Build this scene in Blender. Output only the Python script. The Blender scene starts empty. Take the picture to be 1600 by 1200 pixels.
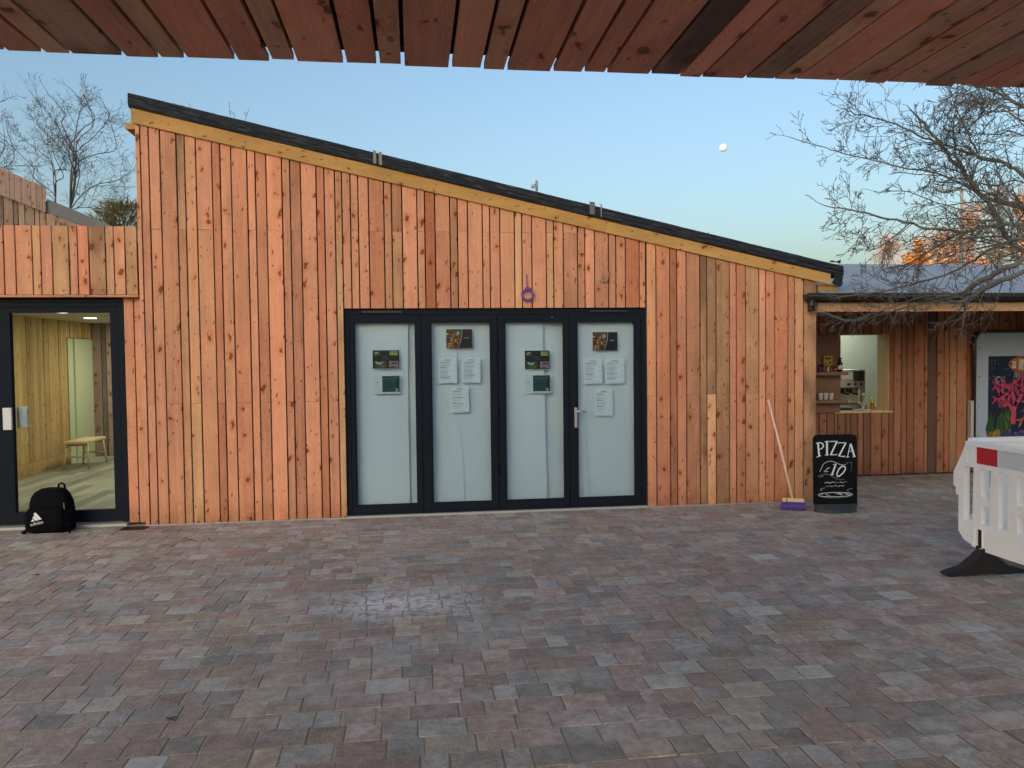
import bpy, bmesh, math, random
from math import radians, sin, cos, pi, sqrt
from mathutils import Vector, Matrix
random.seed(7)
S = bpy.context.scene
C = S.collection

# ------------------------------------------------------------------ camera
YAW, PITCH, ROLL, EYE, FPX = 0.1265, -0.0337, -0.0115, 1.6204, 1200.0
_f = Vector((sin(YAW)*cos(PITCH), cos(YAW)*cos(PITCH), sin(PITCH)))
_r = Vector((cos(YAW), -sin(YAW), 0)); _u = _r.cross(_f)
CR = cos(ROLL)*_r + sin(ROLL)*_u; CU = -sin(ROLL)*_r + cos(ROLL)*_u
cd = bpy.data.cameras.new('camera'); cam = bpy.data.objects.new('camera', cd); C.objects.link(cam)
cam.matrix_world = Matrix(((CR.x, CU.x, -_f.x, 0), (CR.y, CU.y, -_f.y, 0), (CR.z, CU.z, -_f.z, EYE), (0, 0, 0, 1)))
cd.sensor_width = 36; cd.lens = 36*FPX/1600; cd.clip_start = 0.05; cd.clip_end = 3000
S.camera = cam

# ------------------------------------------------------------------ sky, sun, exposure
SUN_EL, SUN_AZ = 13.0, 212.0        # low sun behind the camera, azimuth clockwise from +Y
w = bpy.data.worlds.new('World'); S.world = w; w.use_nodes = True
nt = w.node_tree; bg = nt.nodes['Background']
sky = nt.nodes.new('ShaderNodeTexSky'); sky.sky_type = 'NISHITA'; sky.sun_disc = False
sky.sun_elevation = radians(SUN_EL); sky.sun_rotation = radians(SUN_AZ)
sky.altitude = 0; sky.air_density = 1.3; sky.dust_density = 5.2; sky.ozone_density = 2.8
nt.links.new(sky.outputs[0], bg.inputs[0]); bg.inputs[1].default_value = 0.15
sd = bpy.data.lights.new('sun', 'SUN'); sd.energy = 3.0; sd.angle = radians(0.5); sd.color = (1.0, 0.66, 0.42)
sun = bpy.data.objects.new('sun', sd); C.objects.link(sun)
sdir = Vector((sin(radians(SUN_AZ))*cos(radians(SUN_EL)), cos(radians(SUN_AZ))*cos(radians(SUN_EL)), sin(radians(SUN_EL))))
sun.rotation_euler = sdir.to_track_quat('Z', 'Y').to_euler()
sun.location = sdir*50
S.view_settings.view_transform = 'Standard'; S.view_settings.look = 'None'
S.view_settings.exposure = 0.96; S.view_settings.gamma = 1.0

# ------------------------------------------------------------------ helpers
def at(px, py, Y=None, Z=None, X=None):
    """world point seen at photo pixel (1600x1200) on the plane y=Y, z=Z or x=X"""
    d = _f + (px-800)/FPX*CR - (py-600)/FPX*CU
    if Y is not None: t = Y/d.y
    elif Z is not None: t = (Z-EYE)/d.z
    else: t = X/d.x
    return Vector((0, 0, EYE)) + t*d

class MB:
    def __init__(s): s.v = []; s.f = []; s.m = []; s.t = []; s.sm = []; s.xf = None
    def add(s, verts, faces, mat=0, tint=(.5, .5, .5), smooth=False):
        o = len(s.v)
        s.v += [s.xf(Vector(p)) if s.xf else Vector(p) for p in verts]
        for f in faces:
            s.f.append([i+o for i in f]); s.m.append(mat); s.t.append(tint); s.sm.append(smooth)
    def box(s, x0, x1, y0, y1, z0, z1, mat=0, tint=(.5, .5, .5)):
        v = [(x, y, z) for z in (z0, z1) for y in (y0, y1) for x in (x0, x1)]
        s.add(v, [(0, 2, 3, 1), (4, 5, 7, 6), (0, 1, 5, 4), (1, 3, 7, 5), (3, 2, 6, 7), (2, 0, 4, 6)], mat, tint)
    def bevbox(s, x0, x1, y0, y1, z0, z1, b=.005, mat=0, tint=(.5, .5, .5)):
        bm = bmesh.new(); r = bmesh.ops.create_cube(bm, size=1)
        for q in bm.verts: q.co = Vector((x0+(q.co.x+.5)*(x1-x0), y0+(q.co.y+.5)*(y1-y0), z0+(q.co.z+.5)*(z1-z0)))
        bmesh.ops.bevel(bm, geom=list(bm.edges), offset=b, segments=2, affect='EDGES', profile=.5)
        s.bm(bm, mat, tint)
    def bm(s, bm, mat=0, tint=(.5, .5, .5), smooth=False):
        bm.verts.ensure_lookup_table(); bm.verts.index_update()
        s.add([q.co.copy() for q in bm.verts], [[q.index for q in f.verts] for f in bm.faces], mat, tint, smooth); bm.free()
    def prism(s, pts, fn, d0, d1, mat=0, tint=(.5, .5, .5)):
        """2-D outline pts extruded from depth d0 to d1; fn(a,b,d)->xyz"""
        n = len(pts)
        v = [fn(a, b, d0) for a, b in pts] + [fn(a, b, d1) for a, b in pts]
        s.add(v, [list(range(n))[::-1], list(range(n, 2*n))] + [(i, (i+1) % n, n+(i+1) % n, n+i) for i in range(n)], mat, tint)
    def tube(s, pts, rad, sides=6, mat=0, tint=(.5, .5, .5), cap=True):
        pts = [Vector(p) for p in pts]; n = len(pts)
        if not hasattr(rad, '__len__'): rad = [rad]*n
        v = []; prev = None
        for i in range(n):
            t = (pts[min(i+1, n-1)]-pts[max(i-1, 0)]).normalized()
            if prev is None:
                a = Vector((0, 0, 1)) if abs(t.z) < .9 else Vector((1, 0, 0)); nrm = t.cross(a).normalized()
            else:
                nrm = (prev - t*prev.dot(t))
                nrm = nrm.normalized() if nrm.length > 1e-6 else t.orthogonal().normalized()
            prev = nrm; bn = t.cross(nrm)
            for k in range(sides):
                a = 2*pi*k/sides; v.append(pts[i]+rad[i]*(cos(a)*nrm+sin(a)*bn))
        f = [(i*sides+k, i*sides+(k+1) % sides, (i+1)*sides+(k+1) % sides, (i+1)*sides+k) for i in range(n-1) for k in range(sides)]
        if cap: f += [list(range(sides))[::-1], list(range((n-1)*sides, n*sides))]
        s.add(v, f, mat, tint, True)
    def loft(s, rings, mat=0, tint=(.5, .5, .5), smooth=True, cap=True):
        k = len(rings[0]); v = [p for r in rings for p in r]
        f = [(i*k+j, i*k+(j+1) % k, (i+1)*k+(j+1) % k, (i+1)*k+j) for i in range(len(rings)-1) for j in range(k)]
        if cap: f += [list(range(k))[::-1], list(range((len(rings)-1)*k, len(rings)*k))]
        s.add(v, f, mat, tint, smooth)
    def lathe(s, prof, c, n=16, mat=0, tint=(.5, .5, .5)):
        s.loft([[(c[0]+r*cos(2*pi*k/n), c[1]+r*sin(2*pi*k/n), c[2]+z) for k in range(n)] for r, z in prof], mat, tint)
    def stroke(s, pts, wd, fn, d, mat=0, tint=(.5, .5, .5)):
        """flat ribbon along a 2-D polyline; fn(a,b,d)->xyz"""
        n = len(pts)
        if n < 2: return
        L = []; R = []
        for i in range(n):
            a = pts[max(i-1, 0)]; b = pts[min(i+1, n-1)]
            dx, dy = b[0]-a[0], b[1]-a[1]; l = sqrt(dx*dx+dy*dy) or 1
            ww = (wd[i] if hasattr(wd, '__len__') else wd)/2
            L.append((pts[i][0]-dy/l*ww, pts[i][1]+dx/l*ww)); R.append((pts[i][0]+dy/l*ww, pts[i][1]-dx/l*ww))
        s.add([fn(a, b, d) for a, b in L]+[fn(a, b, d) for a, b in R], [(i, i+1, n+i+1, n+i) for i in range(n-1)], mat, tint)
    def poly(s, pts, fn, d, mat=0, tint=(.5, .5, .5)):
        s.add([fn(a, b, d) for a, b in pts], [list(range(len(pts)))], mat, tint)
    def ell(s, cx, cy, rx, ry, fn, d, tint, mat=0, n=18, rot=0):
        s.poly([(cx+rx*cos(t)*cos(rot)-ry*sin(t)*sin(rot), cy+rx*cos(t)*sin(rot)+ry*sin(t)*cos(rot)) for t in [2*pi*k/n for k in range(n)]], fn, d, mat, tint)
    def build(s, name, mats, parent=None, loc=None):
        base = Vector(loc) if loc is not None else (rootloc(parent) if parent else Vector((0, 0, 0)))
        me = bpy.data.meshes.new(name)
        me.from_pydata([tuple(p-base) for p in s.v], [], s.f)
        if not isinstance(mats, (list, tuple)): mats = [mats]
        for m in mats: me.materials.append(m)
        me.polygons.foreach_set('material_index', s.m)
        me.polygons.foreach_set('use_smooth', s.sm)
        at_ = me.attributes.new('tint', 'FLOAT_COLOR', 'CORNER')
        buf = []
        for p, t in zip(me.polygons, s.t): buf += [t[0], t[1], t[2], 1.0]*p.loop_total
        at_.data.foreach_set('color', buf)
        me.validate(); me.update()
        o = bpy.data.objects.new(name, me); C.objects.link(o)
        if parent: o.parent = parent
        else: o.location = base
        return o

def rootloc(o):
    l = Vector((0, 0, 0))
    while o is not None: l += o.location; o = o.parent
    return l
def tag(o, label, cat, group=None):
    o['label'] = label; o['category'] = cat
    if group: o['group'] = group
    return o
def thing(name, label, cat, loc, group=None):
    o = bpy.data.objects.new(name, None); C.objects.link(o); o.location = loc; o.empty_display_size = .2
    return tag(o, label, cat, group)
def structure(o): o['kind'] = 'structure'; return o

def bezier_arc(a0, a1, r, c, n=10): return [(c[0]+r*cos(a0+(a1-a0)*i/n), c[1]+r*sin(a0+(a1-a0)*i/n)) for i in range(n+1)]
def rrect(x0, x1, z0, z1, r, n=5):
    return (bezier_arc(pi, 1.5*pi, r, (x0+r, z0+r), n)+bezier_arc(1.5*pi, 2*pi, r, (x1-r, z0+r), n)
            + bezier_arc(0, .5*pi, r, (x1-r, z1-r), n)+bezier_arc(.5*pi, pi, r, (x0+r, z1-r), n))
def text2d(txt, size):
    cu = bpy.data.curves.new('t', 'FONT'); cu.body = txt; cu.size = size; cu.resolution_u = 3
    o = bpy.data.objects.new('t', cu); C.objects.link(o)
    me = bpy.data.meshes.new_from_object(o.evaluated_get(bpy.context.evaluated_depsgraph_get()))
    v = [(p.co.x, p.co.y) for p in me.vertices]; f = [list(p.vertices) for p in me.polygons]
    bpy.data.objects.remove(o); bpy.data.curves.remove(cu); bpy.data.meshes.remove(me)
    return v, f

# ------------------------------------------------------------------ materials
class NG:
    def __init__(s, name):
        s.mat = bpy.data.materials.new(name); s.mat.use_nodes = True; s.t = s.mat.node_tree
        s.n = s.t.nodes; s.l = s.t.links; s.b = s.n['Principled BSDF']; s.out = s.n['Material Output']
    def new(s, ty, **k):
        n = s.n.new('ShaderNode'+ty)
        for a, v in k.items(): setattr(n, a, v)
        return n
    def link(s, a, b): s.l.new(a, b)
    def put(s, sock, v):
        if isinstance(v, bpy.types.NodeSocket): s.l.new(v, sock)
        elif v is not None:
            try: sock.default_value = v
            except Exception: sock.default_value = tuple(v)+(1.0,)
    def math(s, op, a, b=None, c=None, clamp=False):
        n = s.new('Math', operation=op, use_clamp=clamp)
        for i, x in enumerate((a, b, c)):
            if x is not None: s.put(n.inputs[i], x)
        return n.outputs[0]
    def mix(s, f, a, b, blend='MIX'):
        n = s.new('Mix', data_type='RGBA', blend_type=blend)
        s.put(n.inputs[0], f); s.put(n.inputs[6], a); s.put(n.inputs[7], b); return n.outputs[2]
    def vec(s, x, y, z):
        n = s.new('CombineXYZ')
        for i, q in enumerate((x, y, z)): s.put(n.inputs[i], q)
        return n.outputs[0]
    def noise(s, v, scale=1, detail=3, rough=.55, dist=0):
        n = s.new('TexNoise'); s.put(n.inputs['Vector'], v); n.inputs['Scale'].default_value = scale
        n.inputs['Detail'].default_value = detail; n.inputs['Roughness'].default_value = rough; n.inputs['Distortion'].default_value = dist
        return n.outputs['Fac']
    def maprange(s, v, a, b, c=0, d=1, smooth=False):
        n = s.new('MapRange', interpolation_type='SMOOTHSTEP' if smooth else 'LINEAR')
        s.put(n.inputs[0], v)
        for i, q in enumerate((a, b, c, d)): n.inputs[i+1].default_value = q
        return n.outputs[0]
    def ramp(s, v, stops, interp='LINEAR'):
        n = s.new('ValToRGB'); r = n.color_ramp; r.interpolation = interp; s.put(n.inputs[0], v)
        while len(r.elements) < len(stops): r.elements.new(.5)
        for e, (p, c) in zip(r.elements, stops): e.position = p; e.color = tuple(c)+(1,)
        return n.outputs[0]
    def bump(s, h, strength=.3, dist=.01):
        n = s.new('Bump'); n.inputs['Strength'].default_value = strength; n.inputs['Distance'].default_value = dist
        s.put(n.inputs['Height'], h); s.link(n.outputs[0], s.b.inputs['Normal'])

def flat(name, col, rough=.6, metal=0, var=.0, spec=.5, bump=0, scale=30):
    g = NG(name); b = g.b
    b.inputs['Roughness'].default_value = rough; b.inputs['Metallic'].default_value = metal
    b.inputs['Specular IOR Level'].default_value = spec
    tc = g.new('TexCoord')
    if var or bump:
        nz = g.noise(tc.outputs['Object'], scale, 4, .6)
        g.put(b.inputs['Base Color'], g.mix(nz, tuple(c*(1-var) for c in col)+(1,), tuple(min(1, c*(1+var)) for c in col)+(1,)))
        if bump: g.bump(nz, bump, .01)
    else: g.put(b.inputs['Base Color'], tuple(col)+(1,))
    return g.mat

def wood(name, axis, palette, gain=1.0, knots=1.0, rough=.75, grain=.5):
    """sawn softwood; tint attribute = (hue, brightness, offset) per board; axis=(across, along)"""
    g = NG(name)
    a = g.new('Attribute', attribute_name='tint'); sc = g.new('SeparateColor'); g.link(a.outputs['Color'], sc.inputs[0])
    hue, bri, off = sc.outputs
    tc = g.new('TexCoord'); sx = g.new('SeparateXYZ'); g.link(tc.outputs['Object'], sx.inputs[0])
    ac, al = sx.outputs[axis[0]], sx.outputs[axis[1]]
    o1 = g.math('MULTIPLY', off, 91.7); o2 = g.math('MULTIPLY', off, 53.3)
    ac = g.math('ADD', ac, o1); al = g.math('ADD', al, o2)
    # knots
    warp = g.noise(g.vec(ac, al, 0), 14, 2)
    kv = g.new('TexVoronoi', voronoi_dimensions='2D', feature='F1'); kv.inputs['Scale'].default_value = 1
    g.put(kv.inputs['Vector'], g.vec(g.math('ADD', g.math('MULTIPLY', ac, 6.5), g.math('MULTIPLY', warp, .45)), g.math('ADD', g.math('MULTIPLY', al, 4.2), g.math('MULTIPLY', warp, .5)), 0))
    kd = kv.outputs['Distance']; kc = g.new('SeparateColor'); g.link(kv.outputs['Color'], kc.inputs[0])
    krad = g.maprange(kc.outputs[0], .25, 1, .0, .135*knots)
    kf = g.maprange(g.math('SUBTRACT', kd, krad), -.03, .03, 1, 0, True)
    halo = g.maprange(g.math('SUBTRACT', kd, g.math('MULTIPLY', krad, 2.2)), -.10, .12, 1, 0, True)
    halo = g.math('MULTIPLY', halo, g.math('GREATER_THAN', kc.outputs[0], .45))
    kf = g.math('MULTIPLY', kf, g.math('GREATER_THAN', kc.outputs[0], .42))
    # pin knots / nail marks
    pv = g.new('TexVoronoi', voronoi_dimensions='2D', feature='F1'); pv.inputs['Scale'].default_value = 1
    g.put(pv.inputs['Vector'], g.vec(g.math('ADD', g.math('MULTIPLY', ac, 13), g.math('MULTIPLY', warp, .5)), g.math('ADD', g.math('MULTIPLY', al, 7), g.math('MULTIPLY', warp, .9)), 0))
    pc = g.new('SeparateColor'); g.link(pv.outputs['Color'], pc.inputs[0])
    pf = g.math('MULTIPLY', g.maprange(g.math('SUBTRACT', pv.outputs['Distance'], g.math('MULTIPLY', pc.outputs[0], .07)), .02, .10, 1, 0, True), g.math('GREATER_THAN', pc.outputs[1], .66))
    # grain: warped round knots
    aw = g.math('ADD', ac, g.math('MULTIPLY', halo, .012))
    cath = g.noise(g.vec(g.math('MULTIPLY', aw, 5), g.math('MULTIPLY', al, .55), 0), 1.6, 2, .5)
    bands = g.math('SINE', g.math('MULTIPLY', g.math('ADD', g.math('MULTIPLY', cath, 11), g.math('MULTIPLY', aw, 10)), 11))
    bands = g.math('SUBTRACT', g.math('POWER', g.math('ABSOLUTE', bands), 2.5), .45)
    fine = g.noise(g.vec(g.math('MULTIPLY', aw, 190), g.math('MULTIPLY', al, 3.2), 0), 1, 3, .6)
    broad = g.noise(g.vec(g.math('MULTIPLY', aw, 26), g.math('MULTIPLY', al, .8), 3), 1, 3, .55)
    stain = g.noise(g.vec(g.math('MULTIPLY', ac, 3.2), g.math('MULTIPLY', al, 1.5), 7), 1, 4, .6)
    drift = g.noise(g.vec(g.math('MULTIPLY', ac, 2.5), g.math('MULTIPLY', al, .9), 11), 1, 3, .6)
    base = g.ramp(g.math('ADD', hue, g.math('MULTIPLY', g.math('SUBTRACT', drift, .5), .42)), palette)
    val = g.math('ADD', g.math('MULTIPLY', g.math('SUBTRACT', fine, .5), .75*grain), g.math('MULTIPLY', g.math('SUBTRACT', broad, .5), 1.0*grain))
    val = g.math('ADD', val, g.math('MULTIPLY', bands, -.30*grain))
    val = g.math('ADD', val, g.math('MULTIPLY', g.math('SUBTRACT', stain, .5), .75))
    val = g.math('ADD', val, g.maprange(bri, 0, 1, .64*gain, 1.26*gain))
    n = g.new('VectorMath', operation='SCALE'); g.link(base, n.inputs[0]); g.put(n.inputs['Scale'], val)
    col = g.mix(g.math('MULTIPLY', halo, .55), n.outputs[0], g.mix(1, n.outputs[0], (.92, .62, .42, 1), 'MULTIPLY'))
    col = g.mix(g.maprange(stain, .62, .8, 0, .45, True), col, g.mix(1, col, (.55, .42, .36, 1), 'MULTIPLY'))
    col = g.mix(g.math('MULTIPLY', kf, .82), col, (.085, .036, .018, 1))
    col = g.mix(g.math('MULTIPLY', pf, .7), col, (.10, .045, .025, 1))
    if axis[1] == 2:                               # splash dirt worn into the foot of upright boards
        dn = g.noise(tc.outputs['Object'], 7, 4, .65); df = g.math('MULTIPLY', g.maprange(sx.outputs[2], .0, .30, 1, 0, True), g.maprange(dn, .35, .65, .15, .7))
        col = g.mix(df, col, g.mix(1, col, (.52, .44, .40, 1), 'MULTIPLY'))
    g.put(g.b.inputs['Base Color'], col); g.b.inputs['Roughness'].default_value = rough
    g.b.inputs['Specular IOR Level'].default_value = .25
    g.bump(g.math('ADD', fine, g.math('MULTIPLY', bands, .1)), .25, .003)
    return g.mat

LARCH = [(0, (.44, .16, .083)), (.22, (.55, .235, .136)), (.5, (.605, .285, .18)), (.72, (.57, .277, .16)), (.86, (.59, .345, .19)), (.95, (.48, .27, .155)), (1, (.27, .155, .095))]
PINE = [(0, (.44, .25, .085)), (1, (.50, .30, .11))]
DARKW = [(0, (.54, .20, .12)), (.3, (.62, .26, .17)), (.6, (.64, .28, .18)), (.85, (.57, .32, .20)), (.95, (.44, .26, .18)), (1, (.12, .07, .06))]
M = {}
M['clad'] = wood('larch_cladding', (0, 2), LARCH)
M['weathered'] = wood('weathered_boards', (0, 2), [(0, (.28, .19, .17)), (.4, (.36, .25, .22)), (.8, (.33, .24, .19)), (1, (.16, .13, .11))])
M['clad_side'] = wood('larch_cladding_side', (1, 2), LARCH)
M['soffit'] = wood('soffit_boards', (0, 1), DARKW, 1.0, .9)
M['fascia'] = wood('fascia_timber', (2, 0), PINE, 1.0, .7, grain=.35)
M['intwood'] = wood('interior_boards', (1, 2), [(0, (.44, .28, .12)), (.5, (.54, .36, .16)), (1, (.38, .22, .10))], 1.0, .5)
M['pale_wood'] = wood('pale_wood', (0, 1), [(0, (.55, .42, .24)), (1, (.6, .47, .28))], 1.0, .3, grain=.3)
M['shelf'] = wood('shelf_board', (2, 0), [(0, (.23, .13, .095)), (1, (.27, .155, .11))], 1.0, .2, grain=.3)
M['frame'] = flat('anthracite_aluminium', (.010, .0145, .024), .55, 0, .1, .06)
M['black'] = flat('black_plastic', (.012, .012, .013), .45, 0, .15)
M['dark'] = flat('dark_lining', (.02, .014, .011), .95)
M['steel'] = flat('brushed_steel', (.55, .55, .55), .35, .9, .1)
M['sillmetal'] = flat('grey_threshold', (.42, .43, .44), .5, .3, .15)
def barrier_mat():
    g = NG('white_barrier_plastic'); tc = g.new('TexCoord'); P = tc.outputs['Object']
    n1 = g.noise(P, 3, 5, .7); n2 = g.noise(P, 38, 4, .75, 1.5)
    c = g.mix(g.maprange(n1, .4, .75, 0, .35, True), (.90, .92, .94, 1), (.74, .74, .71, 1)); c = g.mix(g.maprange(n2, .62, .75, 0, .5, True), c, (.42, .40, .36, 1))
    g.put(g.b.inputs['Base Color'], c); g.b.inputs['Roughness'].default_value = .5; g.bump(n1, .1, .01); return g.mat
M['whiteplastic'] = barrier_mat()
M['redrefl'] = flat('red_reflective', (.5, .015, .02), .35, 0, .1)
M['whiterefl'] = flat('white_reflective', (.62, .66, .7), .3, 0, .05)
M['nylon'] = flat('black_nylon', (.004, .004, .006), .85, 0, .3, .08, .3, 120)
M['purple'] = flat('purple_plastic', (.10, .05, .30), .5, 0, .25)
M['purplecable'] = flat('purple_cable', (.13, .055, .30), .45, 0, .1)
M['greycable'] = flat('grey_cable', (.34, .25, .22), .5)
M['wallpaint'] = flat('kitchen_paint', (.60, .64, .56), .8, 0, .04)
M['palegreen'] = flat('pale_green_door', (.50, .52, .36), .7, 0, .05)
M['ceilpaint'] = flat('ceiling_paint', (.55, .53, .42), .9)
M['green_mesh'] = flat('glass_jar', (.35, .4, .36), .15)

def paper_mat():
    g = NG('white_paper'); tc = g.new('TexCoord')
    n1 = g.noise(tc.outputs['Object'], 2.2, 5, .55)
    g.put(g.b.inputs['Base Color'], g.mix(n1, (.69, .72, .735, 1), (.83, .85, .865, 1))); g.b.inputs['Roughness'].default_value = .7
    g.bump(g.noise(tc.outputs['Object'], 6, 4, .55), .35, .03); return g.mat
M['paper'] = paper_mat()
def print_mat(name='printed_colour', rough=.5, gain=1.0):
    g = NG(name); a = g.new('Attribute', attribute_name='tint'); tc = g.new('TexCoord')
    nz = g.noise(tc.outputs['Object'], 22, 4, .6); n = g.new('VectorMath', operation='SCALE'); g.link(a.outputs['Color'], n.inputs[0])
    g.put(n.inputs['Scale'], gain if gain == 1.0 else g.maprange(nz, .25, .75, gain*.45, gain*1.5)); g.put(g.b.inputs['Base Color'], n.outputs[0])
    g.b.inputs['Roughness'].default_value = rough; g.b.inputs['Specular IOR Level'].default_value = .3; return g.mat
M['print'] = print_mat()
def glass_mat():
    g = NG('window_glass'); t = g.new('BsdfTransparent'); t.inputs[0].default_value = (.84, .905, .95, 1)
    gl = g.new('BsdfGlossy'); gl.inputs['Roughness'].default_value = .015
    fr = g.new('Fresnel'); fr.inputs[0].default_value = 1.5
    mx = g.new('MixShader'); g.put(mx.inputs[0], g.math('MULTIPLY', fr.outputs[0], .32, clamp=True)); g.link(t.outputs[0], mx.inputs[1]); g.link(gl.outputs[0], mx.inputs[2])
    g.link(mx.outputs[0], g.out.inputs[0]); return g.mat
M['glass'] = glass_mat()
def emit(name, col, st):
    g = NG(name); e = g.new('Emission'); e.inputs[0].default_value = tuple(col)+(1,); e.inputs[1].default_value = st
    g.link(e.outputs[0], g.out.inputs[0]); return g.mat
M['lamp'] = emit('lit_lamp', (1, .95, .82), 3.0)
def membrane():
    g = NG('black_roof_membrane'); tc = g.new('TexCoord'); sx = g.new('SeparateXYZ'); g.link(tc.outputs['Object'], sx.inputs[0])
    up = g.math('ADD', sx.outputs[2], g.math('MULTIPLY', sx.outputs[0], .2165))
    ln = g.noise(g.vec(g.math('MULTIPLY', sx.outputs[0], 1.3), 0, g.math('MULTIPLY', up, 75)), 1, 4, .6)
    fr = g.noise(g.vec(g.math('MULTIPLY', sx.outputs[0], 3), 0, g.math('MULTIPLY', up, 26)), 2, 5, .65)
    c = g.mix(g.maprange(ln, .35, .7), (.010, .013, .020, 1), (.036, .043, .060, 1))
    c = g.mix(g.maprange(fr, .52, .66, 0, .5), c, (.12, .14, .17, 1))
    g.put(g.b.inputs['Base Color'], c); g.b.inputs['Roughness'].default_value = .6; g.b.inputs['Specular IOR Level'].default_value = .15; g.bump(ln, 1, .02); return g.mat
M['membrane'] = membrane()
def slate():
    g = NG('frosted_grey_roofing'); tc = g.new('TexCoord')
    n1 = g.noise(tc.outputs['Object'], 1.2, 5, .6); n2 = g.noise(tc.outputs['Object'], 40, 3, .6)
    c = g.mix(n1, (.24, .28, .33, 1), (.38, .42, .48, 1)); c = g.mix(g.maprange(n2, .3, .7, 0, .4), c, (.16, .18, .21, 1))
    g.put(g.b.inputs['Base Color'], c); g.b.inputs['Roughness'].default_value = .7; g.bump(n2, .3, .01); return g.mat
M['roofing'] = slate()
M['foil'] = flat('weathered_foil_tape', (.10, .105, .12), .4, .2, .5, scale=40)
M['frosttuft'] = flat('frosted_moss', (.16, .17, .16), .95, 0, .4)
def paver_mat():
    g = NG('block_pavers'); a = g.new('Attribute', attribute_name='tint'); sc = g.new('SeparateColor'); g.link(a.outputs['Color'], sc.inputs[0])
    hue, bri, off = sc.outputs
    tc = g.new('TexCoord'); P = tc.outputs['Object']
    va = g.new('VectorMath', operation='ADD'); g.link(P, va.inputs[0]); g.put(va.inputs[1], g.vec(g.math('MULTIPLY', off, 40), 0, 0))
    PP = va.outputs[0]
    base = g.ramp(hue, [(0.0, (0.3336, 0.2575, 0.2286)), (0.16, (0.364, 0.2598, 0.2263)), (0.32, (0.3108, 0.2499, 0.2263)), (0.46, (0.3678, 0.2925, 0.2309)), (0.6, (0.269, 0.2423, 0.221)), (0.74, (0.2918, 0.2712, 0.2491)), (0.84, (0.402, 0.3814, 0.3616)), (0.92, (0.383, 0.3229, 0.2514)), (1, (0.3678, 0.2469, 0.2157))])
    n1 = g.noise(PP, 9, 5, .65); n2 = g.noise(PP, 120, 4, .7); n3 = g.noise(PP, 26, 4, .7)
    v = g.math('ADD', g.math('MULTIPLY', g.math('SUBTRACT', n1, .5), 1.1), g.math('MULTIPLY', g.math('SUBTRACT', n2, .5), 1.5))
    v = g.math('ADD', v, g.math('MULTIPLY', g.math('SUBTRACT', n3, .5), .9))
    v = g.math('ADD', v, g.maprange(bri, 0, 1, .80, 1.20))
    s = g.new('VectorMath', operation='SCALE'); g.link(base, s.inputs[0]); g.put(s.inputs['Scale'], v)
    col = s.outputs[0]
    big = g.noise(P, .9, 4, .6)
    col = g.mix(g.maprange(big, .45, .75, 0, .35, True), col, (.36, .31, .27, 1))
    # pale bloom worn into the faces, strongest in one spilt patch
    sx = g.new('SeparateXYZ'); g.link(P, sx.inputs[0])
    dx = g.math('MULTIPLY', g.math('ADD', sx.outputs[0], .12), 1.35); dy = g.math('MULTIPLY', g.math('SUBTRACT', sx.outputs[1], 5.1), 2.3)
    d = g.math('SQRT', g.math('ADD', g.math('MULTIPLY', dx, dx), g.math('MULTIPLY', dy, dy)))
    spill = g.math('MULTIPLY', g.maprange(d, .15, 1.0, 1, 0, True), g.maprange(g.math('ADD', g.math('MULTIPLY', n1, .5), g.math('MULTIPLY', n3, .5)), .40, .56, 0, .9, True))
    blo = g.math('MULTIPLY', g.maprange(g.math('ADD', g.math('MULTIPLY', n1, .6), g.math('MULTIPLY', n3, .4)), .47, .62, 0, .75, True), g.maprange(bri, .40, .95, 0, 1))
    col = g.mix(blo, col, (.50, .49, .48, 1)); col = g.mix(g.math('MULTIPLY', spill, .75), col, (.72, .77, .82, 1))
    frost = g.noise(g.vec(sx.outputs[0], g.math('MULTIPLY', sx.outputs[1], 2.2), 0), .8, 3, .6)
    col = g.mix(g.math('MULTIPLY', g.maprange(frost, .48, .68, 0, .5, True), g.maprange(n1, .35, .6, .2, 1)), col, (.46, .45, .45, 1))
    g.put(g.b.inputs['Base Color'], col); g.b.inputs['Roughness'].default_value = .82; g.b.inputs['Specular IOR Level'].default_value = .3
    g.bump(g.math('ADD', n2, n3), .7, .006); return g.mat
M['paver'] = paver_mat()
def sand_mat():
    g = NG('jointing_sand'); tc = g.new('TexCoord'); P = tc.outputs['Object']; sx = g.new('SeparateXYZ'); g.link(P, sx.inputs[0])
    n = g.noise(P, .8, 4, .6)
    f = g.maprange(g.math('ADD', g.math('MULTIPLY', sx.outputs[0], .16), n), .25, .95, 0, 1, True)
    g.put(g.b.inputs['Base Color'], g.mix(f, (.46, .37, .26, 1), (.15, .125, .105, 1))); g.b.inputs['Roughness'].default_value = 1; return g.mat
M['sand'] = sand_mat()
def bark(name, a, b):
    g = NG(name); tc = g.new('TexCoord'); n = g.noise(tc.outputs['Object'], 14, 4, .6)
    g.put(g.b.inputs['Base Color'], g.mix(n, a+(1,), b+(1,))); g.b.inputs['Roughness'].default_value = .9; g.bump(n, .4, .01); return g.mat
M['bark'] = bark('grey_bark', (.075, .075, .065), (.19, .185, .16))
M['twig'] = bark('dark_twigs', (.07, .07, .065), (.17, .165, .15))
M['farbark'] = bark('far_bark', (.11, .10, .09), (.2, .18, .165))
def leaf(name, stops):
    g = NG(name); a = g.new('Attribute', attribute_name='tint'); sc = g.new('SeparateColor'); g.link(a.outputs['Color'], sc.inputs[0])
    g.put(g.b.inputs['Base Color'], g.ramp(sc.outputs[0], stops)); g.b.inputs['Roughness'].default_value = .8; return g.mat
M['rust'] = leaf('copper_leaves', [(0, (.28, .14, .085)), (.5, (.42, .22, .13)), (1, (.50, .31, .21))])
M['gold'] = leaf('golden_leaves', [(0, (.45, .17, .02)), (1, (.6, .28, .05))])
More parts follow.
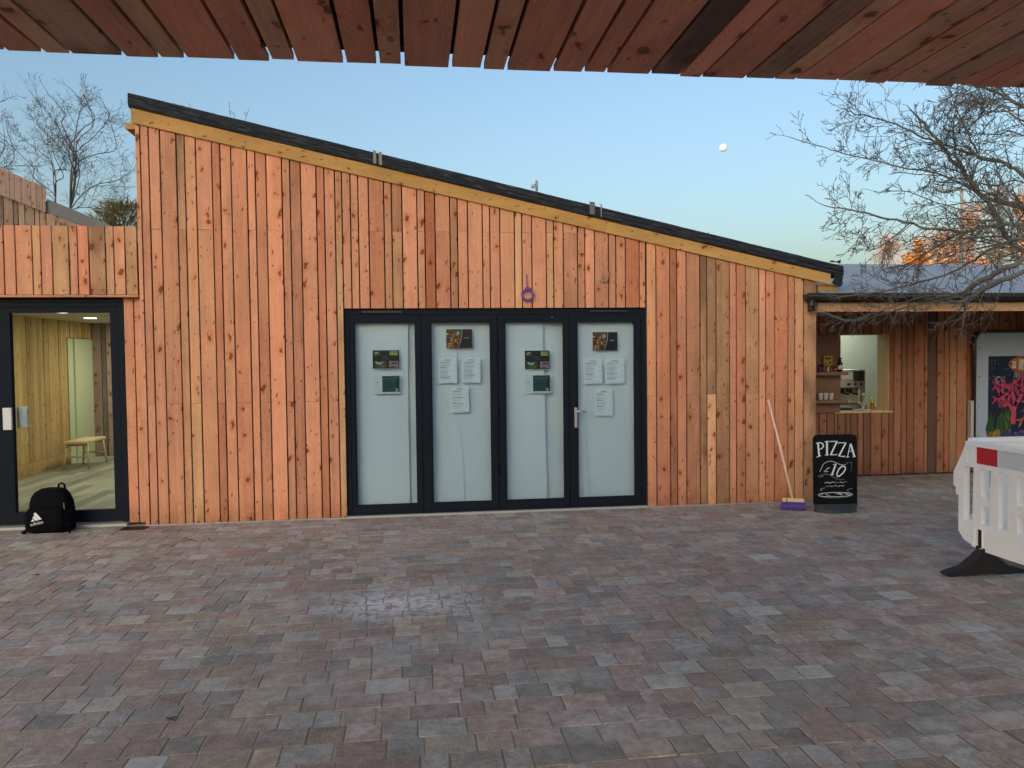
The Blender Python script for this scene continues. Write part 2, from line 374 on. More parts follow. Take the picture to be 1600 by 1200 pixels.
M['pink'] = leaf('bare_pinkish_twigs', [(0, (.32, .20, .16)), (1, (.42, .29, .24))])
M['conifer'] = leaf('conifer_sprays', [(0, (.10, .10, .05)), (.5, (.30, .25, .12)), (1, (.55, .43, .25))])
M['deadleaf'] = flat('dead_leaf', (.09, .055, .03), .9, 0, .3)
M['moon'] = flat('moon_surface', (.85, .85, .85), .95, 0, .12, scale=3)
M['ground'] = flat('grass_ground', (.07, .08, .045), .95, 0, .3, scale=.5)
M['sun_blocker'] = flat('sun_blocker_surface', (.05, .05, .035), .95, 0, .3, scale=.05)
M['fabricfloor'] = wood('grey_floor_planks', (0, 1), [(0, (.27, .27, .22)), (.5, (.34, .34, .28)), (1, (.22, .22, .18))], 1, .05, .5, .5)
M['chalk'] = flat('chalk_pen', (.72, .78, .84), .8)
M['chalkdim'] = flat('thin_chalk', (.30, .32, .35), .8)
M['board'] = flat('chalkboard', (.006, .007, .009), .6, 0, .2, .1)
M['rubber'] = flat('grey_rubber', (.03, .035, .043), .7, 0, .15)

# ------------------------------------------------------------------ boards
WN, WM, WW = .0777, .104, .152
def tint(dark=.06):
    h = min(.86, max(.05, random.gauss(.54, .21))) if random.random() > dark else random.uniform(.86, 1)
    return (h, min(1, max(0, random.gauss(.5, .17))), random.random())
def edges(x0, x1, anchor, order):
    """board edges covering x0..x1, pattern `order` of widths starting at `anchor`"""
    per = sum(order); k = math.floor((x0-anchor)/per)-1; x = anchor+k*per; out = [x]; i = 0
    while x < x1: x += order[i % len(order)]; i += 1; out.append(x)
    e = [q for q in out if x0+.03 < q < x1-.03]
    return [x0]+e+[x1]
def boards(mb, ed, zb, zt, yf, th=.02, gap=.012, joints=(), holes=(), dark=.022, seed=1, jog=.003):
    rr = random.Random(seed); zt = zt if callable(zt) else (lambda x, q=zt: q)
    ed = sorted(set(ed+[h for H in holes for h in H[:2] if ed[0] < h < ed[-1]]))
    for i in range(len(ed)-1):
        a, b = ed[i]+gap/2, ed[i+1]-gap/2
        if b-a < .012: continue
        mid = (a+b)/2
        cuts = [zb]
        hs = [H for H in holes if H[0]-.002 < mid < H[1]+.002]
        js = [j for k, j in enumerate(joints) if (i+k) % 2 == 0]
        segs = []; bt = tint(dark)
        lo = zb
        for H in sorted(hs, key=lambda q: q[2]):
            if H[2] > lo+.01: segs.append((lo, H[2]))
            lo = H[3]
        segs.append((lo, None))
        for lo, hi in segs:
            top = hi if hi is not None else max(zt(a), zt(b))
            if top-lo < .02: continue
            pts = [lo]+[j for j in sorted(js) if lo+.1 < j < top-.1]+[top]
            for q in range(len(pts)-1):
                z0, z1 = pts[q], pts[q+1]; g = .0015
                last = hi is None and q == len(pts)-2
                za, zb_ = (zt(a), zt(b)) if last else (z1-g, z1-g)
                y = yf+rr.uniform(-jog, jog)
                t = (min(1, max(0, bt[0]+rr.gauss(0, .07))), min(1, max(0, bt[1]+rr.gauss(0, .09))), rr.random())
                c = .002
                v = [(a, y+c, z0+g), (a+c, y, z0+g), (b-c, y, z0+g), (b, y+c, z0+g), (b, y+th, z0+g), (a, y+th, z0+g)]
                v2 = [(a, y+c, za), (a+c, y, za), (b-c, y, zb_), (b, y+c, zb_), (b, y+th, zb_), (a, y+th, za)]
                mb.add(v+v2, [(0, 1, 2, 3, 4, 5)[::-1], (6, 7, 8, 9, 10, 11)]+[(k, (k+1) % 6, 6+(k+1) % 6, 6+k) for k in range(6)], 0, t)

# ================================================================== SETTING
mb = MB(); mb.add([(-1500, -1500, -.03), (1500, -1500, -.03), (1500, 1500, -.03), (-1500, 1500, -.03)], [(0, 1, 2, 3)])
structure(mb.build('ground', M['ground']))
mb = MB()                                          # unseen mound added far behind the viewer to keep low sun off the yard
hx, hy = 330*sin(radians(SUN_AZ)), 330*cos(radians(SUN_AZ))
rings = []
for k in range(15):
    q = k/14; rad = 75*q; hh = 96*(cos(q*pi)*.5+.5)**.5
    rings.append([(hx+rad*1.15*cos(t)*(1+.05*sin(3*t)), hy+rad*sin(t)*(1+.05*sin(5*t)), hh-.5) for t in [2*pi*i/40 for i in range(40)]])
rings[0] = [(hx+.01*cos(2*pi*i/40), hy+.01*sin(2*pi*i/40), 95.5) for i in range(40)]
mb.loft(rings[::-1])
structure(mb.build('sun_blocking_mound', M['sun_blocker']))
mb = MB(); mb.add([(-11, -3, -.0036), (14, -3, -.0036), (14, 9.6, -.0036), (-11, 9.6, -.0036)], [(0, 1, 2, 3)])
structure(mb.build('sand_bed', M['sand']))
mb = MB(); rr = random.Random(3); y = 9.47; row = .155
while y > -1.0:
    x = -7.5 - rr.random()*.2; zr_ = rr.gauss(0, .0007)
    while x < 10.5:
        L = rr.choice((.117, .157, .157, .217, .217)); g = .0035+rr.random()*.002
        # soft weathered block: chamfered top
        gy = .0006+rr.random()*.0016; x0, x1, y0, y1 = x+g, x+L-g, y-row+gy, y-gy; b = .0022; z = zr_+min(.002, max(-.0015, rr.gauss(0, .0009))); sl = rr.gauss(0, .0007)
        j = lambda: rr.uniform(-.0022, .0022)
        lo = [(x0+j(), y0+j(), -.011), (x1+j(), y0+j(), -.011), (x1+j(), y1+j(), -.011), (x0+j(), y1+j(), -.011)]
        mi = [(p[0], p[1], z-.0014) for p in lo]
        hi = [(x0+b, y0+b, z-sl), (x1-b, y0+b, z+sl), (x1-b, y1-b, z+sl), (x0+b, y1-b, z-sl)]
        h = rr.random(); t = (h, min(1, max(0, rr.gauss(.5, .24))), rr.random())
        mb.add(lo+mi+hi, [(8, 9, 10, 11)]+[(q, (q+1) % 4, 4+(q+1) % 4, 4+q) for q in range(4)]+[(4+q, 4+(q+1) % 4, 8+(q+1) % 4, 8+q) for q in range(4)], 0, t)
        x += L
    y -= row
structure(mb.build('paving', M['paver']))

# ================================================================== MAIN BUILDING
XL, XR, WF = -2.665, 4.39, 7.955
SL = -.2165
ftop = lambda x: 3.946+(x+2.678)*SL                # underside of fascia
DX0, DX1, DZ = -.697, 2.458, 2.142
MBD = thing('timber_pavilion', 'larch clad pavilion with a steep mono-pitch roof and dark folding doors', 'building', (.8, 8, 0))
mb = MB()
ed = edges(XL, XR, -2.538, (WM, WW, WN))
boards(mb, ed, .012, lambda x: ftop(x)+.02, WF, joints=(2.925, 1.205), holes=[(DX0, DX1, -.1, DZ)], seed=11)
# right return and left return
mb.build('cladding', M['clad'], MBD)
mb = MB(); mb.xf = lambda p: Vector((XR-.0-(p.y-0), p.x, p.z))
boards(mb, edges(7.98, 16, 8.0, (WM, WW, WN)), .012, 2.42, 0, seed=12)
mb.build('side_cladding', M['clad_side'], MBD); mb = MB()
mb.xf = lambda p: Vector((XL+.0+(p.y-0), p.x, p.z))
boards(mb, edges(7.98, 16, 8.0, (WM, WW, WN)), 2.3, 3.94, 0, seed=13)
mb.build('side_cladding', M['clad_side'], MBD)
mb = MB()                                          # dark breather lining behind the boards
def lin(x0, x1, z0, zt0, zt1): mb.prism([(x0, z0), (x1, z0), (x1, zt1), (x0, zt0)], lambda a, b, d: (a, d, b), 7.982, 8.3)
lin(XL+.022, DX0-.002, .0, ftop(XL), ftop(DX0)); lin(DX1+.002, XR-.022, .0, ftop(DX1), ftop(XR)); lin(DX0-.002, DX1+.002, DZ+.003, ftop(DX0), ftop(DX1))
mb.box(XL+.025, XR-.025, 15.7, 15.9, 0, 2.3)
mb.prism([(8.3, 0), (15.7, 0), (15.7, 2.38), (8.3, 2.38)], lambda a, b, d: (d, a, b), XR-.2, XR-.022)
mb.prism([(8.3, 0), (15.7, 0), (15.7, 3.9), (8.3, 3.9)], lambda a, b, d: (d, a, b), XL+.022, XL+.2)
mb.build('lining', M['dark'], MBD)
mb = MB()                                          # inner floor and back so the doors do not open on the void
mb.box(XL+.2, XR-.2, 8.3, 15.7, -.02, .01)
mb.build('inner_floor', M['dark'], MBD)
# fascia (tapered a little) in two lengths, roof edge membrane
mb = MB()
for x0, x1, t in ((-2.682, 2.02, (.3, .5, .1)), (2.022, 4.535, (.8, .55, .6))):
    h = lambda x: .140-.022*(x+2.68)/7.2
    mb.prism([(x0, ftop(x0)), (x1, ftop(x1)), (x1, ftop(x1)+h(x1)), (x0, ftop(x0)+h(x0))], lambda a, b, d: (a, d, b), 7.925, 7.953, 0, t)
mb.build('fascia', M['fascia'], MBD)
mb = MB()                                          # roof: folded membrane edge with ripples, running back over the building
rr = random.Random(5)
xs = [-2.70+i*(4.665+2.70)/90 for i in range(91)]
rings = []
for i, x in enumerate(xs):
    b0 = ftop(x)+.140-.022*(x+2.68)/7.2; hh = .134-.022*(x+2.7)/7.3
    wv = .004*sin(x*9)+rr.uniform(-.004, .004)
    pr = [(16.4, b0), (7.93, b0-.004)]
    for q in range(7):
        f = q/6; pr.append((7.905-.010*sin(f*pi)-(.006 if q % 2 else 0)+wv, b0+.004+hh*f*.96))
    pr += [(7.93, b0+hh+rr.uniform(0, .006)), (16.4, b0+hh)]
    rings.append([(x, a, c) for a, c in pr])
mb.loft(rings, smooth=False)
mb.build('roof', M['membrane'], MBD)
mb = MB(); rr = random.Random(6)
for k in range(420):                               # frosted moss and grit along the top of the roof edge
    x = rr.uniform(-2.65, 4.6); b0 = ftop(x)+.140-.022*(x+2.68)/7.2+.134-.022*(x+2.7)/7.3
    hgt = abs(rr.gauss(0, .011))+.003; y_ = 7.93+rr.random()*.06; wd_ = rr.uniform(.002, .012)
    mb.add([(x-wd_, y_, b0-.006), (x+wd_, y_, b0-.006), (x+rr.gauss(0, .006), y_+.004, b0+hgt), (x, y_+.01, b0-.006)], [(0, 1, 2), (1, 3, 2), (3, 0, 2)])
mb.build('moss', M['frosttuft'], MBD); C.objects['moss']['kind'] = 'stuff'
mb = MB()                                          # tape laps, torn flap at the low end
for px0, px1 in ((583, 588), (592, 597), (921, 929), (938, 940)):
    xa, xb = at(px0, 250, Y=7.88).x, at(px1, 250, Y=7.88).x
    za = ftop(xa)+.145; mb = MB(); mb.add([(xa, 7.884, za-.002), (xb, 7.882, za-.008), (xb, 7.880, za+.12), (xa, 7.883, za+.127), (xa, 7.96, za+.14), (xb, 7.96, za+.135)], [(0, 1, 2, 3), (3, 2, 5, 4)]); mb.build('tape_lap', M['foil'], MBD)
mb = MB()
fl = [(4.55, 7.93, 2.40), (4.57, 7.90, 2.47), (4.66, 7.90, 2.44), (4.69, 7.95, 2.39), (4.64, 7.92, 2.355), (4.67, 7.89, 2.53), (4.55, 7.90, 2.53), (4.70, 8.0, 2.5)]
mb.add(fl, [(0, 1, 2, 4), (2, 3, 4), (1, 6, 5, 2), (2, 5, 7, 3)])
mb.build('roof_flap', M['membrane'], MBD); mb = MB()
mb.add([(4.52, 7.93, 2.63), (4.60, 7.92, 2.625), (4.65, 7.93, 2.612), (4.665, 7.94, 2.66), (4.61, 7.95, 2.64), (4.56, 7.95, 2.655)], [(0, 1, 4, 5), (1, 2, 3, 4)])
mb.build('roof_flap', M['membrane'], MBD)
for q in ((4.42, 4.655, 7.985, 8.6, 2.325, 2.39), (-2.76, -2.667, 7.99, 8.6, 3.90, 3.955)):
    mb = MB(); mb.box(*q, 0, (.5, .5, .3)); mb.build('batten', M['fascia'], MBD)
for q in ((XL, DX0-.01), (DX1+.012, XR)):
    mb = MB(); mb.box(q[0], q[1], 7.958, 7.99, -.003, .009); mb.build('base_trim', M['sillmetal'], MBD)
# folding door set
mb = MB(); y0, y1 = 7.985, 8.055
mb.box(DX0, DX0+.045, y0, y1, .02, DZ); mb.box(DX1-.045, DX1, y0, y1, .02, DZ)
mb.box(DX0+.045, DX1-.045, y0, y1, DZ-.062, DZ); mb.box(DX0+.045, DX1-.045, y0, y1, .02, .042)
mb.box(DX0-.006, DX1+.006, 7.958, 7.984, DZ+.0005, DZ+.012)          # drip above
fr = mb.build('door_frame', M['frame'], MBD)
mb = MB(); mb.box(DX0-.01, DX1+.01, 7.95, 8.05, -.004, .019); mb.build('door_sill', M['sillmetal'], MBD)
for q in ((.076, .081), (.868, .873), (1.628, 1.633)):
    mb = MB(); mb.box(q[0]+.0003, q[1]-.0003, 8.03, 8.048, .044, 2.078); mb.build('door_seal', M['black'], fr)
for xa, xb in ((-.52, -.115), (1.857, 2.262)):
    mb = MB(); mb.box(xa, xb, 7.972, 7.984, 2.098, 2.118); mb.build('trickle_vent', M['black'], fr)
LEAF = [(-.650, .076), (.081, .868), (.873, 1.628), (1.633, 2.411)]
GLZ = [(-.603, .020), (.174, .797), (.944, 1.573), (1.715, 2.345)]
for k, ((a, b), (g0, g1)) in enumerate(zip(LEAF, GLZ)):
    mb = MB(); z0, z1, zg0, zg1 = .044, 2.078, .118, 2.004; y0, y1 = 7.99, 8.05
    mb.bevbox(a, g0, y0, y1, z0, z1, .004); mb.bevbox(g1, b, y0, y1, z0, z1, .004)
    mb.box(g0, g1, y0+.002, y1-.002, z0, zg0); mb.box(g0, g1, y0+.002, y1-.002, zg1, z1)
    for q in (zg0, zg1-.010): mb.box(g0+.010, g1-.010, y0+.008, y0+.018, q, q+.010)      # glazing beads
    mb.box(g0, g0+.010, y0+.008, y0+.018, zg0, zg1); mb.box(g1-.010, g1, y0+.008, y0+.018, zg0, zg1)
    if k in (1, 2):
        for zz in (.45, 1.05, 1.75): mb.tube([((a if k == 2 else b)+(-.0025 if k == 2 else .0025), 7.983, zz-.05), ((a if k == 2 else b)+(-.0025 if k == 2 else .0025), 7.983, zz+.05)], .007, 8)
    d = mb.build('door', M['frame'], MBD)
    mb = MB(); mb.box(g0, g1, 8.018, 8.024, zg0, zg1); mb.build('pane', M['glass'], d)
    if k == 2:
        mb = MB(); mb.lathe([(.001, -.003), (.008, -.002), (.009, .002), (.001, .004)], (1.45, 7.986, 2.045), 10); mb.build('lock_button', M['steel'], d)
    if k == 3:
        mb = MB(); mb.bevbox(1.679, 1.712, 7.974, 7.989, .875, 1.090, .005)
        mb.tube([(1.695, 7.976, 1.052), (1.695, 7.945, 1.052), (1.70, 7.935, 1.052), (1.795, 7.935, 1.048)], .0095, 10)
        mb.tube([(1.695, 7.976, .94), (1.695, 7.971, .94)], .009, 10, 0)
        mb.build('handle', M['steel'], d)

# paper lining the doors: two overlapping crumpled sheets behind each leaf
def sheet(x0, x1, z0, z1, y, seed, edge=None, amp=.012):
    mb = MB(); nx, nz = 14, 44; rr = random.Random(seed)
    ph = [(rr.uniform(0, 6), rr.uniform(2, 9), rr.uniform(1, 7), rr.uniform(.2, 1)) for _ in range(7)]
    v = []
    for j in range(nz+1):
        z = z0+(z1-z0)*j/nz
        e0, e1 = (edge(z) if edge else (0, 0))
        for i in range(nx+1):
            x = x0+e0+(x1+e1-x0-e0)*i/nx
            d = sum(a*sin(p+fx*x*1.6+fz*z) for p, fx, fz, a in ph)/4*amp
            v.append((x, y+d, z))
    mb.add(v, [(j*(nx+1)+i, j*(nx+1)+i+1, (j+1)*(nx+1)+i+1, (j+1)*(nx+1)+i) for j in range(nz) for i in range(nx)], smooth=True)
    return mb
PG = 'white paper sheets lining the folding doors'
P_ = [
 ('wide paper sheet filling most of the leftmost door leaf', -.62, -.062, 8.070, lambda z: (0, -.004*sin(z*2)), 1),
 ('narrow shaded paper strip along the right edge of the leftmost door leaf', -.12, .035, 8.100, None, 2),
 ('paper sheet on the left half of the second door leaf with a wavering edge', .16, .43, 8.072, lambda z: (0, .07*(2.0-z)/1.9+.015*sin(z*4)), 3),
 ('paper sheet on the right half of the second door leaf behind the menu sheets', .36, .81, 8.082, None, 4),
 ('paper sheet on the left half of the third door leaf with a straight edge', .93, 1.365, 8.070, lambda z: (0, .018*(1.7-z)), 5),
 ('crumpled paper sheet on the right third of the third door leaf', 1.30, 1.60, 8.108, None, 6),
 ('paper strip with a slanted edge beside the steel door handle', 1.70, 1.87, 8.066, lambda z: (0, -.03+.0*z if z > 1.4 else -.03-.06*max(0, 1.35-z) if z > .9 else -.06+.05*max(0, .9-z)), 7),
 ('wide paper sheet filling the right side of the door leaf with the handle', 1.74, 2.36, 8.078, None, 8)]
for lab, x0, x1, y, e, sd_ in P_:
    o = sheet(x0, x1, .10, 2.022, y, sd_, e, (.004 if sd_ in (3, 4, 7, 8) else .009) if sd_ != 6 else .020).build('window_paper', M['paper'], loc=(x0, y, .1)); tag(o, lab, 'paper sheet', PG)

# notices stuck on the inner face of the glass
def card(name, p0, p1, label, cat, group, draw, y=8.028, skew=0, bg=(.7, .72, .72)):
    a = at(*p0, Y=y); b = at(*p1, Y=y); x0, x1, z0, z1 = a.x, b.x, b.z, a.z
    W, H = x1-x0, z1-z0
    mb = MB(); fn = lambda u, v, d: (x0+u*W+skew*v, y+.002-d*.0004, z0+v*H)
    mb.prism([(0, 0), (1, 0), (1, 1), (0, 1)], lambda u, v, d: (x0+u*W+skew*v, y+.002+d, z0+v*H), 0, .0015, 0, bg)
    draw(mb, fn)
    return tag(mb.build(name, M['print'], loc=(x0+W/2, y, z0)), label, cat, group)
def R(mb, fn, x0, x1, y0, y1, c, d=1): mb.poly([(x0, y0), (x1, y0), (x1, y1), (x0, y1)], fn, d, 0, c)
def scribble(mb, fn, x0, x1, y, c, rr, h=.012, d=2):
    x = x0
    while x < x1:
        l = rr.uniform(.02, .07); e = min(x+l, x1); R(mb, fn, x, e, y, y+h*rr.uniform(.7, 1.2), c, d); x = e+.014
def draw_sheet(seed, lines, cols=True):
    def f(mb, fn):
        rr = random.Random(seed); g = (.17, .18, .20)
        scribble(mb, fn, .35, .66, .90, (.08, .09, .10), rr, .026); scribble(mb, fn, .2, .8, .865, g, rr, .012)
        for k in range(lines):
            y = .80-k*.70/lines; big = k % 4 == 0
            scribble(mb, fn, .09, rr.uniform(.45, .75), y, (.08, .09, .10) if big else g, rr, .024 if big else .014)
            if cols and not big: R(mb, fn, .86, .91, y, y+.014, g, 2)
        scribble(mb, fn, .15, .85, .06, g, rr, .007)
    return f
def draw_food(mb, fn):
    rr = random.Random(9)
    R(mb, fn, 0, 1, 0, 1, (.016, .018, .022), 1)
    cut = lambda v: .60-.16*(1-v)**2.2
    mb.poly([(0, 0)]+[(cut(v)+.018, v) for v in [i/12 for i in range(13)]]+[(0, 1)], fn, 2, 0, (.55, .55, .5))
    mb.poly([(0, 0)]+[(cut(v), v) for v in [i/12 for i in range(13)]]+[(0, 1)], fn, 3, 0, (.10, .045, .02))
    cs = [(.42, .14, .04), (.5, .27, .1), (.33, .05, .03), (.12, .17, .05), (.55, .4, .22), (.2, .07, .03), (.5, .2, .05), (.6, .5, .35)]
    for k in range(70):
        v = rr.random(); u = rr.uniform(.03, cut(v)-.06)
        mb.ell(u, v*.9+.05, rr.uniform(.02, .055), rr.uniform(.02, .06), fn, 4+k*.05, rr.choice(cs), n=9, rot=rr.random()*3)
    mb.ell(.46, .78, .07, .13, fn, 8, (.16, .3, .16)); mb.ell(.46, .80, .045, .08, fn, 8.2, (.35, .45, .3)); mb.ell(.33, .18, .09, .13, fn, 8.4, (.2, .02, .02))
    scribble(mb, fn, .69, .86, .52, (.5, .5, .5), rr, .035, 5)
def draw_dark(mb, fn):
    rr = random.Random(4)
    R(mb, fn, 0, 1, 0.015, 1, (.017, .021, .022), 1)
    for (x0, x1, y0, y1), cs, nn in (((.03, .30, .70, .93), [(.05, .07, .02), (.4, .42, .36), (.1, .1, .05)], 14), ((.64, .94, .72, .95), [(.30, .32, .10), (.38, .40, .15), (.2, .22, .08)], 12),
                                      ((.02, .52, .04, .42), [(.03, .05, .02), (.07, .10, .04), (.4, .42, .4), (.05, .06, .03)], 30), ((.62, .97, .06, .42), [(.35, .22, .22), (.5, .36, .34), (.2, .12, .14), (.06, .04, .06)], 26)):
        R(mb, fn, x0, x1, y0, y1, cs[0], 2)
        for k in range(nn):
            rx, ry = rr.uniform(.03, .09)*(x1-x0)/.3, rr.uniform(.02, .05)
            mb.ell(rr.uniform(x0+rx, x1-rx) if x1-x0 > 2*rx else (x0+x1)/2, rr.uniform(y0+ry, y1-ry), min(rx, (x1-x0)/3), ry, fn, 3+k*.05, rr.choice(cs), n=8, rot=rr.uniform(-.5, .5))
    scribble(mb, fn, .38, .56, .62, (.22, .24, .24), rr, .035, 3); scribble(mb, fn, .34, .62, .52, (.15, .17, .17), rr, .014, 3)
def draw_card(mb, fn):
    rr = random.Random(6)
    R(mb, fn, .32, .99, .10, .97, (.02, .075, .075), 1)
    for y, c in ((.80, (.10, .2, .2)), (.62, (.09, .17, .17)), (.60, (.012, .05, .05)), (.42, (.012, .055, .055))): R(mb, fn, .34, .93, y, y+.035, c, 2)
    mb.poly([(.84, .12), (.985, .12), (.985, .95), (.90, .95), (.86, .6)], fn, 3, 0, (.012, .03, .035))
    mb.ell(.88, .2, .055, .09, fn, 4, (.35, .37, .36)); mb.ell(.88, .88, .05, .06, fn, 4, (.09, .12, .12))
    mb.ell(.12, .62, .022, .04, fn, 2, (.07, .09, .12)); mb.ell(.19, .55, .012, .025, fn, 2, (.2, .22, .24)); scribble(mb, fn, .06, .25, .40, (.45, .47, .48), rr, .012)
PGR = 'notices stuck inside the folding doors'
card('poster', (582, 547.5), (624, 576), 'dark landscape poster with four food pictures on the leftmost door leaf', 'poster', PGR, draw_dark)
card('poster', (820, 548), (859, 577), 'dark landscape poster with four food pictures on the third door leaf', 'poster', PGR, draw_dark)
card('poster', (697, 514.5), (738, 543.5), 'menu card with food platter photo at the top of the second door leaf', 'poster', PGR, draw_food)
card('poster', (926, 519), (965, 547), 'menu card with food platter photo above the steel door handle leaf', 'poster', PGR, draw_food)
card('leaflet', (584, 587), (625, 615), 'white and green leaflet under the dark poster on the leftmost door leaf', 'leaflet', PGR, draw_card)
card('leaflet', (820, 586), (860, 614), 'white and green leaflet under the dark poster on the third door leaf', 'leaflet', PGR, draw_card)
MS = [((685, 559), (714, 598.5), 'printed menu sheet at left below the platter card on the second door leaf', 14),
      ((722, 559), (751, 597.5), 'printed menu sheet at right below the platter card on the second door leaf', 16),
      ((704, 604), (733, 644), 'lowest printed menu sheet on the second door leaf', 12),
      ((912, 561), (941, 599), 'printed menu sheet at left below the platter card on the door leaf with the handle', 13),
      ((946, 560), (976, 599), 'printed menu sheet at right below the platter card on the door leaf with the handle', 14),
      ((929, 608), (957, 649), 'lowest printed menu sheet, right of the steel door handle', 12)]
for k, (p0, p1, lab, ln) in enumerate(MS): card('menu_sheet', p0, p1, lab, 'menu sheet', PGR, draw_sheet(k, ln), skew=random.uniform(-.004, .004), bg=(.84, .86, .87))

# things hung on the main wall
mb = MB(); c = Vector((1.182, 7.925, 2.272)); rr = random.Random(8)
for k in range(6):
    r = .063+rr.uniform(-.010, .006); ox, oz, ph = rr.uniform(-.006, .006), rr.uniform(-.006, .010), rr.random()*6
    mb.tube([(c.x+ox+r*cos(t)*(1+.03*sin(2*t+ph)), c.y-.008*k/5+.004*sin(t*3+ph), c.z+oz+r*sin(t)) for t in [2*pi*i/28 for i in range(29)]], .0055, 6)
mb.tube([(1.177, 7.950, 2.49), (1.176, 7.938, 2.47), (1.178, 7.936, 2.40), (1.180, 7.930, 2.36), (1.181, 7.924, 2.33)], .0055, 6)
mb.tube([(1.15, 7.92, 2.33), (1.165, 7.915, 2.352), (1.20, 7.915, 2.352), (1.225, 7.92, 2.325)], .0055, 6)
tag(mb.build('cable_coil', M['purplecable'], loc=c), 'coiled purple cable hanging on the larch boards above the folding doors', 'cable')
mb = MB()
g0 = at(945, 432, Y=7.93); rr = random.Random(2)
for k in range(3):
    pts = [(-.03, .04), (-.038, .0), (-.03, -.05), (.0, -.062), (.022, -.045), (.032, 0), (.036, .03)]
    mb.tube([(g0.x+a*(1+.1*rr.uniform(-1, 1))+rr.uniform(-.004, .004), 7.932-.006*k, g0.z+b+rr.uniform(-.006, .006)) for a, b in pts], .0055, 5)
mb.tube([(g0.x+.036, 7.93, g0.z+.03), (g0.x+.055, 7.915, g0.z+.05), (g0.x+.062, 7.90, g0.z+.062)], .004, 5)
mb.tube([(g0.x-.03, 7.932, g0.z+.04), (g0.x-.015, 7.95, g0.z+.06)], .0045, 5)
tag(mb.build('wire_loop', M['greycable'], loc=g0), 'small loop of thin grey wire poking out of the larch boards', 'cable')

# ================================================================== LINK BUILDING (left)
LK = thing('entrance_link', 'low larch clad link with a glazed entrance door and a board parapet', 'building', (-4, 8.06, 0))
mb = MB(); ed = edges(-7.5, -2.672, -2.785, (WW, WN, WM))
e2 = [q for q in ed]
boards(mb, e2, 2.285, 2.95, 7.965, gap=.012, seed=21, dark=.12, jog=.004)
mb.build('parapet', M['clad'], LK)
mb = MB(); mb.box(-7.5, -2.672, 7.955, 8.10, 2.262, 2.282, 0, (.35, .5, .3)); mb.build('soffit_strip', M['clad'], LK)
mb = MB(); mb.box(-7.5, -2.672, 7.990, 8.02, 2.285, 2.80); mb.box(-7.5, -2.67, 8.10, 15.5, 2.36, 2.62); mb.box(-7.5, -2.70, 8.03, 8.10, 2.30, 2.6); mb.build('roof', M['dark'], LK)
mb = MB(); boards(mb, [-2.848, -2.748, -2.672], .02, 2.262, 8.045, seed=22); mb.build('cladding', M['clad'], LK)
mb = MB(); mb.box(-2.85, -2.66, 8.068, 8.12, 0, 2.262); mb.build('lining', M['dark'], LK)
mb = MB()                                          # door frame
y0, y1 = 8.06, 8.13
mb.box(-2.905, -2.851, y0, y1, .03, 2.235); mb.box(-5.0, -2.905, y0, y1, 2.175, 2.235); mb.box(-5.0, -2.851, 8.045, 8.06, 2.236, 2.262)
mb.box(-5.0, -4.83, y0, y1, .03, 2.175)
fr = mb.build('door_frame', M['frame'], LK)
mb = MB(); y0, y1 = 8.068, 8.125
mb.bevbox(-2.984, -2.908, y0, y1, .035, 2.172, .004); mb.bevbox(-4.10, -3.906, y0, y1, .035, 2.172, .004)
mb.box(-3.906, -2.984, y0+.002, y1-.002, .035, .158); mb.box(-3.906, -2.984, y0+.002, y1-.002, 2.118, 2.172)
d = mb.build('door', M['frame'], LK)
mb = MB(); mb.box(-3.906, -2.984, 8.094, 8.1, .158, 2.118); mb.build('pane', M['glass'], d)
mb = MB(); mb.bevbox(-3.985, -3.905, 8.035, 8.066, .975, 1.192, .006); mb.build('handle', M['whiterefl'], d)
mb = MB(); mb.bevbox(-3.900, -3.80, 8.13, 8.16, .985, 1.195, .006); mb.build('handle', M['steel'], d)
mb = MB(); y0, y1 = 8.068, 8.125
mb.box(-4.8, -4.72, y0, y1, .035, 2.172); mb.box(-4.19, -4.105, y0, y1, .035, 2.172); mb.box(-4.72, -4.19, y0, y1, .035, .158); mb.box(-4.72, -4.19, y0, y1, 2.118, 2.172)
d2 = mb.build('door', M['frame'], LK)
mb = MB(); mb.box(-4.72, -4.19, 8.094, 8.1, .158, 2.118); mb.build('pane', M['glass'], d2)
mb = MB(); mb.box(-5.1, -2.85, 7.99, 8.14, -.003, .026); mb.build('threshold', M['sillmetal'], LK)
mb = MB(); boards(mb, edges(-7.5, -5.0, -7, (WW, WN, WM)), .02, 2.262, 8.045, seed=23); mb.build('cladding', M['clad'], LK)
mb = MB(); mb.box(-7.5, -5.0, 8.068, 8.12, 0, 2.262); mb.build('lining', M['dark'], LK)
# room seen through the glass
mb = MB(); mb.xf = lambda p: Vector((-5.5-p.y, p.x, p.z))
boards(mb, edges(8.15, 17.5, 8.2, (WM, WW, WN)), .19, 2.30, 0, th=.02, gap=.008, seed=31, holes=[(13.08, 14.02, .0, 2.03)], dark=.12, jog=.008)
mb.build('inner_cladding', M['intwood'], LK)
mb = MB(); mb.box(-5.56, -5.53, 8.14, 17.5, 0, 2.3); mb.build('lining', M['dark'], LK)
mb = MB(); mb.box(-5.52, -5.47, 8.15, 13.05, .012, .185, 0, (.3, .6, .2)); mb.box(-5.52, -5.47, 14.06, 17.5, .012, .185, 0, (.6, .6, .5)); mb.build('plinth', M['intwood'], LK)
mb = MB(); mb.box(-5.529, -5.49, 13.10, 13.30, .01, 2.02, 0); mb.box(-5.529, -5.475, 13.30, 14.02, .01, 2.02); mb.box(-5.529, -5.46, 13.28, 13.32, .01, 2.02)
mb.build('inner_door', M['palegreen'], LK)
mb = MB(); mb.box(-5.53, -2.7, 8.12, 17.5, 2.30, 2.34); mb.build('ceiling', M['ceilpaint'], LK)
